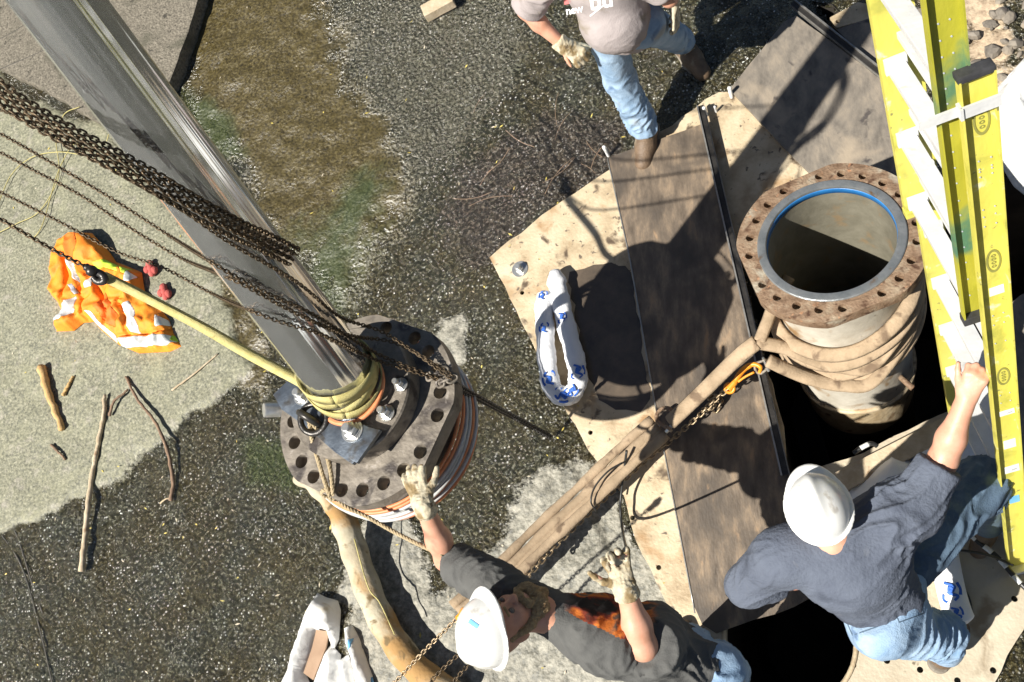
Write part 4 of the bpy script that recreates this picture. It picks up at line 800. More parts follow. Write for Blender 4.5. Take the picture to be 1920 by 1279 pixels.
for k, pa in enumerate(([(1775, 960, .12), (1830, 1012, .12), (1870, 1045, .12), (1920, 1100, .12), (1960, 1130, .12)], [(1600, 850, .16), (1618, 838, .17), (1636, 832, .17), (1655, 845, .14)])):
    q = resample(smooth_path([at(*p) for p in pa], 8), .006 * 1.0); n_ = len(q)
    t = thing('striped_cord', ['black and white striped rope by the foot of the ladder', 'short striped rope end poking over the pit by the timber board'][k], 'rope', q[n_ // 2])
    a_ = []; b_ = []
    for i in range(0, n_ - 7, 7):
        (a_ if (i // 7) % 2 else b_).append(tube(q[i:i + 8], .012, 8))
    obj('white_band', join(*a_), m_bw, t); obj('black_band', join(*b_), m_blk, t)
# ------------------------------------------------------------------ ladder
LD = RM @ np.array([2005 - 960, -(2150 - 639.5), -F]); LD = -LD / np.linalg.norm(LD)
Lp0 = at(1903, 1062, .03)
def on_rail(L): return Lp0 + LD * L
ray = lambda px, py: nrm(RM @ np.array([px - 960, -(py - 639.5), -F]))
pnl = nrm(np.cross(ray(1810, 593), ray(1703, 398))); LR = nrm(np.cross(LD, pnl))
if (at(1810, 593, 2) - at(1703, 398, 2)) @ LR < 0: LR = -LR           # LR: left rail -> right rail
LG = nrm(np.cross(LD, LR))
if LG @ np.array([1, 0, 0]) < 0: LG = -LG                              # LG: across the webs, to image right
lad = thing('extension_ladder', 'yellow fibreglass extension ladder with white rungs leaning up past the camera', 'ladder', Lp0)
RAILW, FL, TH, SPAN = .088, .030, .005, .40
def rail(name, base, L0, L1, m=m_yel, out=1):       # C channel: web in plane LD,LG; flanges pointing outwards (out*LR)
    c = base + LD * (L0 + L1) / 2; h = (L1 - L0) / 2
    v = join(box(c, LR * TH / 2, LG * (RAILW / 2 - TH), LD * h), box(c + LG * (RAILW / 2 - TH / 2) + LR * out * (FL / 2 - TH / 2), LR * FL / 2, LG * TH / 2, LD * h), box(c - LG * (RAILW / 2 - TH / 2) + LR * out * (FL / 2 - TH / 2), LR * FL / 2, LG * TH / 2, LD * h))
    return obj(name, v, m, lad, smooth=False)
def find_L(px, py, base=None):
    base = Lp0 if base is None else base; best = None
    for L in np.arange(0, 4.4, .01):
        p = RM.T @ (base + LD * L - [0, 0, CH]); 
        if p[2] > -.2: break
        x, y = 960 + F * p[0] / -p[2], 639.5 - F * p[1] / -p[2]; e = abs(y - py)
        if best is None or e < best[0]: best = (e, L, -p[2])
    return best
Ltop = find_L(1840, 140)[1]
rbase = Lp0 - LG * RAILW / 2 + LG * .055
foff = -LG * .046; frb = rbase + foff - LR * .036
Lf = find_L(1810, 593, frb - LG * RAILW / 2)[1]
def pix(p): c = RM.T @ (np.array(p) - [0, 0, CH]); return np.array([960 + F * c[0] / -c[2], 639.5 - F * c[1] / -c[2]])
SPF = min(np.arange(.2, .7, .004), key=lambda s: np.linalg.norm(pix(frb - LG * RAILW / 2 + LD * Lf - LR * s) - [1703, 398])); SPAN = SPF + .072
print('SPANF', SPF, pix(frb - LG * RAILW / 2 + LD * Lf), pix(frb - LG * RAILW / 2 + LD * Lf - LR * SPF))
flb = frb - LR * SPF; lbase = rbase - LR * SPAN
rail('base_rail', rbase, 0, Ltop); rail('base_rail', lbase, 0, Ltop, out=-1); LTOP = min(4.15, Ltop + 1.3)
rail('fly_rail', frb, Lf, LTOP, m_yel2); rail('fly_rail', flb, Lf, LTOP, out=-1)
print('LADDER', Ltop, Lf, LTOP, LD, LR, LG, SPAN)
for base, s_, off in ((lbase, SPAN, 0), (flb, SPF, Lf - .15)):
    L = .2 + off; top = Ltop if off == 0 else LTOP
    while L < top - .05:
        c = base + LR * s_ / 2 + LD * L
        obj('rung', join(box(c, LR * (s_ / 2 - .004), LG * .028, LD * .004), *[box(c + LG * g_ + LD * -.012, LR * (s_ / 2 - .004), LG * .003, LD * .010) for g_ in (-.025, .025)],
                         *[box(c + LR * e_ * (s_ / 2 - .012), LR * .008, LG * .034, LD * .028) for e_ in (-1, 1)]), m_alu, lad, smooth=False, bevel=.002)
        L += .305
for L0, b_ in ((Ltop, rbase), ):
    obj('end_cap', join(box(b_ + LD * (L0 + .004) + LR * .006, LR * .020, LG * (RAILW / 2 + .002), LD * .010)), m_rub, lad, smooth=False, bevel=.006)
for b_, o_ in ((frb, 1), (flb, -1)): obj('end_cap', box(b_ + LD * (Lf - .01) + LR * .010 * o_, LR * .02, LG * (RAILW / 2 + .003), LD * .016), m_rub if o_ > 0 else m_yel, lad, smooth=False, bevel=.005)
obj('foot', join(box(rbase - LD * .02 + LR * .01, LR * .03, LG * .05, LD * .03)), m_alu, lad, smooth=False, bevel=.006); obj('foot', join(box(lbase - LD * .02, LR * .03, LG * .05, LD * .03)), m_alu, lad, smooth=False, bevel=.006)
bL = find_L(1840, 185, rbase)[1]
obj('guide_bracket', join(box(rbase + LD * bL + LR * (FL + .002) - LG * .0, LR * .003, LG * (RAILW / 2 + .004), LD * .018), box(rbase + LD * bL - LG * (RAILW + .01) * .95 + LR * (FL - .01), LR * .004, LG * (RAILW / 2 + .01), LD * .014), box(rbase + LD * bL - LG * (RAILW / 2 + .004) + LR * (FL - .006), LR * .016, LG * .004, LD * .018)), m_alu, lad, smooth=False)
web = rbase + LR * (TH / 2 + .0012)
def on_web(L, g): return web + LD * L + LG * g
def webobj(name, loops, L, g, m, h=.001):  # 2-D coords: x along LG, y along LD
    return obj(name, plate(loops, h, on_web(L, g), LG, np.cross(LR, LG)), m, lad, smooth=False)
def ellipse(rx, ry, n=28): return [(rx * math.cos(2 * math.pi * k / n), ry * math.sin(2 * math.pi * k / n)) for k in range(n)]
for (px, py) in ((1843, 228), (1868, 490), (1887, 705)):
    L = find_L(px, py, rbase)[1]
    webobj('oval_emblem', [ellipse(.022, .052), ellipse(.0165, .042)], L, .008, m_olive)
    gl = []
    for k, yy in enumerate((-.024, -.008, .008, .024)):
        gl.append(plate([ellipse(.007, .006, 14), ellipse(.004, .003, 14)], .001, on_web(L, .008) + LD * yy, LG, np.cross(LR, LG)))
    obj('emblem_lettering', join(*gl), m_olive, lad, smooth=False)
for (px, py, w_, h_, m) in ((1895, 772, .026, .016, m_white), (1900, 832, .022, .030, m_tarp), (1902, 880, .028, .026, m_white), (1905, 935, .02, .028, m_sky), (1868, 545, .022, .020, m_tarp)):
    L = find_L(px, py, rbase)[1]; webobj('sticker', [[(-w_, -h_), (w_, -h_), (w_ * .95, h_), (-w_, h_ * .95)]], L, .010, m)
    if m is m_white: webobj('sticker_print', [[(-w_ * .2, -h_ * .5), (w_ * .6, -h_ * .4), (w_ * .5, h_ * .1), (-w_ * .1, 0)]], L, .012, m_gryp, .0018)
riv = []
for py in (300, 318, 330, 390, 402, 420, 590, 606, 640, 740, 752, 312):
    L = find_L(1860, py, rbase)[1]
    for g_ in (-.008, .024): obj('rivet', lathe(on_web(L, g_), LR, [(.0028, 0), (.0025, .002)], 8, cap1=True), m_gryp, lad, smooth=False)
for py in range(40, 560, 30):
    L = find_L(1770, py, frb)[1]
    for g_ in (-.012, .015): obj('rivet', lathe(frb + LR * TH / 2 + LD * L + LG * g_, LR, [(.0026, 0), (.0023, .002)], 8, cap1=True), m_gryp, lad, smooth=False)

# ------------------------------------------------------------------ signed-distance bodies
def rcone(a, b, ra, rb, k=.02, flat=None, ax=None): return ('c', np.array(a, float), np.array(b, float), ra, rb, k, flat, ax)
def ball(c, r, k=.02): return rcone(c, np.array(c) + 1e-4, r, r, k)
def ell(c, r, M=None, k=.02, op='u'): return ('e', np.array(c, float), np.array(r, float), M, k, op)
def cut(c, n, rad=.3): return ('x', np.array(c, float), nrm(n), rad)
def sdf_mesh(prims, res):
    CAP = .06; lo = np.full(3, 1e9); hi = -lo
    for p in prims:
        if p[0] == 'c': r = max(p[3], p[4]) * 1.05; lo = np.minimum(lo, np.minimum(p[1], p[2]) - r); hi = np.maximum(hi, np.maximum(p[1], p[2]) + r)
        elif p[0] == 'e' and p[5] == 'u': r = p[2].max(); lo = np.minimum(lo, p[1] - r); hi = np.maximum(hi, p[1] + r)
    lo -= 3 * res; hi += 3 * res; n = np.ceil((hi - lo) / res).astype(int) + 1; G = np.full(tuple(n), CAP, np.float32)
    axs = [lo[i] + res * np.arange(n[i]) for i in range(3)]
    for p in prims:
        if p[0] == 'c': m = max(p[3], p[4]) + CAP; a = np.minimum(p[1], p[2]) - m; b = np.maximum(p[1], p[2]) + m; 
        elif p[0] == 'e': m = p[2].max() + CAP; a = p[1] - m; b = p[1] + m
        else: a = p[1] - p[3]; b = p[1] + p[3]
        i0 = np.clip(((a - lo) / res).astype(int), 0, n - 1); i1 = np.clip(((b - lo) / res).astype(int) + 2, 1, n)
        if (i1 <= i0).any(): continue
        X, Y, Z = np.meshgrid(*[axs[i][i0[i]:i1[i]] for i in range(3)], indexing='ij'); Q = np.stack([X, Y, Z], -1)
        sl_ = tuple(slice(i0[i], i1[i]) for i in range(3)); g = G[sl_]
        if p[0] == 'c':
            _, A, B, ra, rb, k, flat, ax = p
            sc = 1
            if flat is not None:
                nv = nrm(ax); mid = (A + B) / 2
                def sq(x): return x + (1 / flat - 1) * ((x - mid) @ nv)[..., None] * nv
                Q = sq(Q); A = sq(A); B = sq(B); sc = (1 + flat) / 2
            e = B - A; t = np.clip(((Q - A) @ e) / (e @ e + 1e-12), 0, 1)
            d = (np.linalg.norm(Q - A - t[..., None] * e, axis=-1) - (ra + (rb - ra) * t)) * sc
        elif p[0] == 'e':
            _, c, r, M, k, op = p; q = Q - c
            if M is not None: q = q @ np.array(M).T          # rows of M: local axes
            k0 = np.linalg.norm(q / r, axis=-1); k1 = np.linalg.norm(q / r ** 2, axis=-1) + 1e-9; d = k0 * (k0 - 1) / k1
            if op == 's':
                h = np.clip(.5 - .5 * (g + d) / k, 0, 1); G[sl_] = (g * (1 - h) + (-d) * h + k * h * (1 - h)).astype(np.float32); continue
        else:
            d = (Q - p[1]) @ p[2]; w_ = np.linalg.norm(Q - p[1], axis=-1) < p[3]
            G[sl_] = np.where(w_, np.maximum(g, d), g).astype(np.float32); continue
        h = np.clip(.5 + .5 * (g - d) / k, 0, 1); G[sl_] = (g * (1 - h) + d * h - k * h * (1 - h)).astype(np.float32)
    # surface nets
    S = G < 0; c = S[:-1, :-1, :-1].astype(np.int8)
    cnt = sum(S[dx:S.shape[0] - 1 + dx, dy:S.shape[1] - 1 + dy, dz:S.shape[2] - 1 + dz].astype(np.int8) for dx in (0, 1) for dy in (0, 1) for dz in (0, 1))
    act = (cnt > 0) & (cnt < 8); I = np.argwhere(act); idm = np.full(act.shape, -1, np.int64); idm[tuple(I.T)] = np.arange(len(I))
    acc = np.zeros((len(I), 3)); num = np.zeros(len(I))
    corners = [np.array(q) for q in [(0, 0, 0), (1, 0, 0), (0, 1, 0), (1, 1, 0), (0, 0, 1), (1, 0, 1), (0, 1, 1), (1, 1, 1)]]
    for a in range(8):
        for b in range(a + 1, 8):
            if np.abs(corners[a] - corners[b]).sum() != 1: continue
            va = G[tuple((I + corners[a]).T)]; vb = G[tuple((I + corners[b]).T)]; m = (va < 0) != (vb < 0)
            t = np.where(m, va / np.where(m, va - vb, 1), 0)[:, None]; acc += m[:, None] * (corners[a] + t * (corners[b] - corners[a])); num += m
    V = lo + res * (I + acc / num[:, None]); Fc = []
    for ax in range(3):
        o1, o2 = [(1, 2), (2, 0), (0, 1)][ax]; sh = [0, 0, 0]; sh[ax] = 1
        A = S[tuple(slice(0, S.shape[i] - sh[i]) for i in range(3))]; B = S[tuple(slice(sh[i], None) for i in range(3))]
        for fl in (0, 1):
            m = (A & ~B) if fl == 0 else (~A & B); E_ = np.argwhere(m); E_ = E_[(E_[:, o1] > 0) & (E_[:, o2] > 0)]
            E_ = E_[(E_ < np.array(act.shape)).all(1)]
            d1 = np.zeros(3, int); d1[o1] = 1; d2 = np.zeros(3, int); d2[o2] = 1
            q = [idm[tuple(E_.T)], idm[tuple((E_ - d1).T)], idm[tuple((E_ - d1 - d2).T)], idm[tuple((E_ - d2).T)]]
            q = np.stack(q, 1); q = q if fl == 0 else q[:, ::-1]; q = q[(q >= 0).all(1)]; Fc.append(q)
    return V, np.vstack(Fc)
def vnormals(V, Fc):
    Fc = np.asarray(Fc); nf = np.cross(V[Fc[:, 2]] - V[Fc[:, 0]], V[Fc[:, 3]] - V[Fc[:, 1]]); N = np.zeros_like(V)
    for k in range(4): np.add.at(N, Fc[:, k], nf)
    return N / (np.linalg.norm(N, axis=1)[:, None] + 1e-12)
def relax(V, Fc, it=2):
    Fc = np.asarray(Fc)
    for _ in range(it):
        A = np.zeros_like(V); c = np.zeros(len(V))
        for k in range(4):
            np.add.at(A, Fc[:, k], V[Fc[:, (k + 1) % 4]] + V[Fc[:, k - 1]]); np.add.at(c, Fc[:, k], 2)
        V = V * .5 + .5 * A / c[:, None]
    return V
def cloth(vf, folds, amp=.006, seed=0):
    """folds: list of (centre, direction of fold lines, spacing, radius, depth)"""
    V, Fc = vf; V = relax(V, Fc, 2); N = vnormals(V, Fc); D = (fbm(V + seed, 9, 3) - .5) * amp * 1.4 + amp * .45 * (np.clip(1 - np.abs(2 * vn(V * [1, 1.6, .8] + seed + 3 * fbm(V, 5, 2)[:, None] * .2, 26) - 1), 0, 1) ** 2 - .33) * (len(folds) > 0)
    for (c, dr, sp, rad, dep) in folds:
        dr = nrm(dr); q = V - np.asarray(c); al = (q @ dr)[:, None] * dr; per = q - al
        wv = per + (np.stack([vn(V + seed, 7), vn(V + 3 + seed, 7), vn(V + 7 + seed, 7)], 1) - .5) * sp * 2.4 + al * .18
        rd = 1 - np.abs(2 * vn(wv + seed, 1 / sp) - 1); wgt = np.exp(-(q ** 2).sum(1) / rad ** 2)
        D += 1.25 * dep * (np.clip(rd, 0, 1) ** 2.4 - .25) * wgt
    return V + N * D[:, None], Fc
def basis(f, u): f = nrm(f); u = nrm(np.array(u) - f * (np.array(u) @ f)); s = np.cross(u, f); return s, f, u       # side(left), forward, up
def head_prims(c, f, u, s=1.0):
    L_, f, u = basis(f, u); c = np.array(c, float)
    def q(x, y, z): return c + (L_ * x + f * y + u * z) * s
    M = np.array([L_, f, u])
    P_ = [ell(q(0, -.012, .03), (.076 * s, .094 * s, .090 * s), M, .02), ell(q(0, .022, -.045), (.058 * s, .062 * s, .070 * s), M, .03),
          rcone(q(0, .052, -.095), q(0, .03, -.085), .024 * s, .034 * s, .03),
          rcone(q(0, .082, .012), q(0, .104, -.022), .009 * s, .013 * s, .012), ball(q(.012, .094, -.026), .008 * s, .01), ball(q(-.012, .094, -.026), .008 * s, .01),
          rcone(q(-.035, .074, .026), q(.035, .074, .026), .012 * s, .012 * s, .02), ball(q(.04, .056, -.018), .022 * s, .03), ball(q(-.04, .056, -.018), .022 * s, .03),
          rcone(q(-.020, .082, -.060), q(.020, .082, -.060), .007 * s, .007 * s, .008), rcone(q(-.016, .081, -.073), q(.016, .081, -.073), .008 * s, .008 * s, .008)]
    P_ += [('e', q(sx * .030, .090, .006), np.array([.014, .010, .009]) * s, M, .008, 's') for sx in (1, -1)]
    for sx in (1, -1):
        P_ += [ell(q(sx * .078, -.010, -.008), np.array([.009, .019, .032]) * s, M, .008)]
    eyes = [q(sx * .030, .080, .007) for sx in (1, -1)]
    return P_, eyes, q, M
def hand_prims(w_, d, n, th, curl=(.4, .4, .45, .5), s=1.0, spread=.12, thumb=.7, r=.0098, k=.006):
    """w_ wrist, d towards the fingers, n back-of-hand normal, th = direction of the thumb side"""
    d = nrm(d); n = nrm(np.array(n) - d * (np.array(n) @ d)); t = np.cross(d, n); t = t if t @ np.array(th) > 0 else -t; w_ = np.array(w_, float)
    P_ = [rcone(w_ - d * .03 * s, w_ + d * .02 * s, .028 * s, .03 * s, .02, .7, n)]
    kn = [w_ + d * (.092 - .003 * abs(i - 1) * 2) * s + t * (.030 - .0205 * i) * s for i in range(4)]
    for i in range(4): P_.append(rcone(w_ + d * .012 * s + t * (.014 - .0095 * i) * s, kn[i], .017 * s, .0125 * s, .014, .85, n))
    Ln = [.072, .080, .075, .060]
    for i in range(4):
        dd = nrm(d + t * (1.5 - i) * spread); c_ = curl[i]; a = kn[i]; ang = c_ * .55
        for j, fr in enumerate((.45, .31, .24)):
            v = math.cos(ang) * dd - math.sin(ang) * n; b = a + v * Ln[i] * fr * s; P_.append(rcone(a, b, (r + .0012 - .0006 * j) * s, (r + .0004 - .0008 * j) * s, k)); a = b; ang += c_ * (1.1 if j == 0 else .8)
    a = w_ + d * .022 * s + t * .026 * s; v = nrm(t * thumb + d * .75 - n * .25); b = a + v * .040 * s; P_ += [rcone(w_ + d * .01 * s + t * .012 * s, a + v * .01 * s, .018 * s, .016 * s, .014), rcone(a, b, .0145 * s, .0125 * s, .01)]
    c_ = b + nrm(v + d * .5) * .032 * s; P_.append(rcone(b, c_, .012 * s, .0105 * s, k)); e = c_ + nrm(v + d * .9) * .024 * s; P_.append(rcone(c_, e, .0108 * s, .009 * s, k)); return P_
def boot_mesh(an, toe, up=(0, 0, 1), s=1.0):
    an = np.array(an, float); d = nrm(np.array(toe) - an); up = nrm(np.array(up) - d * (np.array(up) @ d)); sd = np.cross(d, up)
    q = lambda x, y, z: an + (d * x + sd * y + up * z) * s
    up_ = sdf_mesh([rcone(q(-.01, 0, .05), q(-.01, 0, -.03), .048 * s, .05 * s, .03), rcone(q(-.02, 0, -.05), q(.06, 0, -.045), .046 * s, .05 * s, .03), rcone(q(.06, 0, -.05), q(.15, 0, -.06), .048 * s, .043 * s, .03), cut(q(0, 0, .13), up, .12), cut(q(.05, 0, -.092), -up, .3)], .006)
    so_ = sdf_mesh([rcone(q(-.03, 0, -.09), q(.06, 0, -.09), .050 * s, .052 * s, .02), rcone(q(.06, 0, -.09), q(.158, 0, -.09), .054 * s, .048 * s, .02), cut(q(.05, 0, -.082), up, .35), cut(q(.05, 0, -.112), -up, .35)], .006)
    return (relax(*up_, 1), up_[1]), (relax(*so_, 1), so_[1]), q
def helmet(parent, c, f, u, s=1.0, full=True):
    L_, f, u = basis(f, u); M = np.array([L_, f, u]); c = np.array(c, float); q = lambda x, y, z: c + (L_ * x + f * y + u * z) * s
    sh = sdf_mesh([ell(c, np.array([.116, .142, .128]) * s, M, .004), ell(q(0, 0, .02), np.array([.030, .128, .118]) * s, M, .02), ('x', c + u * .004, -u, .4)], .004)
    br = sdf_mesh([ell(c + u * .006, np.array([.134, .160, .015]) * s, M, .004), ell(q(0, .10, .004), np.array([.085, .092, .014]) * s, M, .02), ('x', c + u * -.006, -u, .4)], .004)
    o = obj('hard_hat_shell', (relax(*sh, 4), sh[1]), m_hat, parent); b = obj('hard_hat_brim', (relax(*br, 4), br[1]), m_hat, parent); return o, sh, q
def project_decal(flat, c, right, upv, target, off=.0012, dirn=None):
    """flat: (V2, F) 2-D shape in metres; wraps it on target mesh (V,F) along the view normal"""
    right = nrm(right); nd = nrm(dirn) if dirn is not None else nrm(np.cross(right, upv)); bv = BVHTree.FromPolygons([tuple(v) for v in target[0]], [tuple(int(i) for i in f) for f in target[1]])
    V = []
    for x, y in flat[0]:
        o = np.array(c) + right * x + np.array(upv) * y + nd * .25; h = bv.ray_cast(Vector(o), Vector(-nd))
        V.append((np.array(h[0]) + nd * off) if h[0] is not None else np.array(c) + right * x + np.array(upv) * y)
    return V, flat[1]
def text_flat(txt, size, bold=True, grid=.006):
    cu = bpy.data.curves.new('lettering_curve', 'FONT'); cu.body = txt; cu.size = size; cu.align_x = 'CENTER'; cu.resolution_u = 3
    if bold: cu.offset = size * .025
    o = bpy.data.objects.new('lettering_tmp', cu); C.objects.link(o); dg = bpy.context.evaluated_depsgraph_get(); me = bpy.data.meshes.new_from_object(o.evaluated_get(dg))
    bm = bmesh.new(); bm.from_mesh(me); bmesh.ops.triangulate(bm, faces=bm.faces); 
    for _ in range(3): bmesh.ops.subdivide_edges(bm, edges=[e for e in bm.edges if e.calc_length() > grid], cuts=1)
    bmesh.ops.triangulate(bm, faces=bm.faces)
    V = [(v.co.x, v.co.y) for v in bm.verts]; Fc = [tuple(v.index for v in f.verts) for f in bm.faces]; bm.free(); bpy.data.objects.remove(o); bpy.data.meshes.remove(me); bpy.data.curves.remove(cu); return V, Fc
def grid_flat(x0, x1, y0, y1, n=8):
    V = [(x0 + (x1 - x0) * i / n, y0 + (y1 - y0) * j / n) for j in range(n + 1) for i in range(n + 1)]
    return V, [(j * (n + 1) + i, j * (n + 1) + i + 1, (j + 1) * (n + 1) + i + 1, (j + 1) * (n + 1) + i) for j in range(n) for i in range(n)]
def put(name, prims, res, m, parent, folds=None, amp=.004, seed=0, it=2, attrs_fn=None):
    vf = sdf_mesh(prims, res)
    if folds is not None: vf = cloth(vf, folds, amp, seed)
    else: vf = (relax(*vf, it), vf[1])
    return obj(name, vf, m, parent, attrs=attrs_fn(vf[0]) if attrs_fn else None), vf
def lp(a, b, t): return np.array(a) * (1 - t) + np.array(b) * t

# ------------------------------------------------------------------ standing man, top
def man_a():
    pv = at(1168, 45, .97); f = nrm([-.22, -1, 0]); r_ = np.cross(f, (0, 0, 1))      # r_ = his right (image left)
    hR = pv + r_ * .10; hL = pv - r_ * .10
    kR = at(1163, 150, .52); aR = at(1209, 243, .15); tR = at(1201, 300, .12)
    kL = at(1250, 62, .54); aL = at(1284, 84, .12); tL = at(1312, 122, .09)
    chs = pv + np.array([-.02, .02, .30]) + f * .02; nb = pv + np.array([-.02, .05, .50]); sR = nb + r_ * .19 - np.array([0, 0, .05]); sL = nb - r_ * .19 - np.array([0, 0, .05])
    eR = at(985, 20, 1.17); wR = at(1057, 86, .98); eL = sL + np.array([.10, -.05, -.28]); wL = at(1262, 0, 1.0)
    hd = nb + np.array([-.02, -.02, .17])
    t = thing('person', 'man in a grey-brown T-shirt with white lettering and pale jeans, boot on the plywood', 'person', np.r_[pv[:2], 0])
    hp, eyes, q, M = head_prims(hd, f + np.array([0, 0, -.35]), (0, 0, 1))
    body = hp + [rcone(hd - [0, 0, .08], nb, .056, .062, .03), rcone(pv, chs, .13, .15, .04, .7, f), rcone(sL, sR, .05, .05, .04), rcone(hR, kR, .07, .05), rcone(hL, kL, .07, .05), rcone(kR, aR, .05, .035), rcone(kL, aL, .05, .035),
                 rcone(sR, eR, .046, .040), rcone(eR, lp(eR, wR, .35), .040, .043), rcone(lp(eR, wR, .35), wR, .043, .027), rcone(sL, eL, .05, .04), rcone(eL, wL, .042, .028)]
    body += hand_prims(wR, nrm(at(1092, 108, .92) - wR), (.2, -.3, 1), (.6, -.6, 0), s=.85) + hand_prims(wL, (0, -.3, -1), (1, 0, 0), f, s=.85)
    put('body', body, .0065, m_skin, t)
    for e in eyes: obj('eye', sphere(e, .012, 8), m_eye, t)
    belly = pv + f * .085 + np.array([0, 0, .13])
    shirt = [rcone(pv + [0, 0, -.03], chs, .165, .165, .05, .78, f), ell(belly, (.165, .14, .15), np.array([r_, f, [0, 0, 1]]), .06), rcone(chs, nb - [0, 0, .03], .16, .10, .06, .75, f), rcone(sL, sR, .078, .078, .05),
             rcone(sR, lp(sR, eR, .92), .082, .088, .04), cut(lp(sR, eR, .95), nrm(eR - sR), .12), rcone(sL, lp(sL, eL, .8), .08, .08, .04), cut(lp(sL, eL, .85), nrm(eL - sL), .12), cut(pv - [0, 0, .10], (0, 0, -1), .3)]
    shirt = shirt[4:8] + shirt[:4] + shirt[8:]
    _, sv = put('t_shirt', shirt, .007, m_tee_a, t, folds=[(lp(sR, eR, .5), nrm(np.cross(eR - sR, f)), .035, .16, .016), (pv + r_ * .0, r_, .06, .2, .010), (pv - r_ * .15 + f * .1, (0, 0, 1), .04, .14, .012)], seed=1)
    # lettering on the chest
    vdir = nrm(np.array([0, 0, CH]) - at(1100, 10, 1.25)); rt = nrm(at(1140, 0, 1.2) - at(1050, 18, 1.2)); u2 = nrm(np.cross(vdir, rt))
    for (txt, px, py, sz) in (('new', 1078, 25, .052), ('bu', 1128, 15, .115)):
        o = obj('lettering', project_decal(text_flat(txt, sz), at(px, py, 1.15), rt, u2, sv, .0015, vdir), m_letter, t)
    obj('shirt_mark', project_decal(grid_flat(-.018, .018, -.03, .03), at(1063, -4, 1.2), rt, u2, sv, .0012, vdir), m_red, t); obj('shirt_mark', project_decal(grid_flat(-.04, .04, -.004, .004), at(1118, 20, 1.15), nrm(rt + u2 * .5), u2, sv, .0015, vdir), m_letter, t)
    jeans = [rcone(hR, hL, .115, .115, .05), rcone(pv + [0, 0, .06], pv, .14, .14, .05, .8, f), rcone(hR, kR, .105, .082, .03), rcone(kR, aR + [0, 0, .02], .084, .078, .03), rcone(hL, kL, .105, .084, .03), rcone(kL, aL + [0, 0, .03], .082, .066, .03),
             cut(aR - nrm(aR - kR) * -.0, nrm(aR - kR), .12), cut(aL, nrm(aL - kL), .12)]
    put('jeans', jeans, .007, m_jean, t, folds=[(lp(kR, aR, .75), (1, .2, .5), .035, .16, .020), (kR, (1, .1, .4), .045, .14, .012), (hR + f * .1, (1, -.3, -.5), .05, .16, .014), (lp(kL, aL, .6), (1, 0, .2), .04, .16, .016)], seed=2)
    put('glove', hand_prims(wR, nrm(at(1092, 108, .92) - wR), (.2, -.3, 1), (.7, .1, 0), curl=(1.25, 1.2, 1.2, 1.1), s=1.12, r=.0125, thumb=.4) + [rcone(lp(wR, eR, .14), wR, .042, .036, .02), cut(lp(wR, eR, .16), eR - wR, .08)], .004, m_glove, t, folds=[(wR, (0, 1, 0), .012, .08, .004)], amp=.003)
    put('glove', hand_prims(wL, (0, -.3, -1), (1, 0, 0), f, s=1.1, r=.0125) + [rcone(wL + [0, 0, .05], wL, .040, .036, .02)], .005, m_glove, t, folds=[], amp=.003)
    for a_, to in ((aR, tR), (aL, tL)):
        u_, s_, q_ = boot_mesh(a_, to, s=1.18); obj('boot', u_, m_boot, t); so_ = obj('boot_sole', s_, m_sole, t)
        obj('boot_laces', join(*[tube([q_(.045 + .018 * i, -.03, -.0 - .012 * i), q_(.050 + .018 * i, .0, .012 - .012 * i), q_(.045 + .018 * i, .03, -.0 - .012 * i)], .0035, 6) for i in range(4)]), m_rope, t)
    helmet(t, hd + [0, 0, .065], f, (0, 0, 1))
man_a()

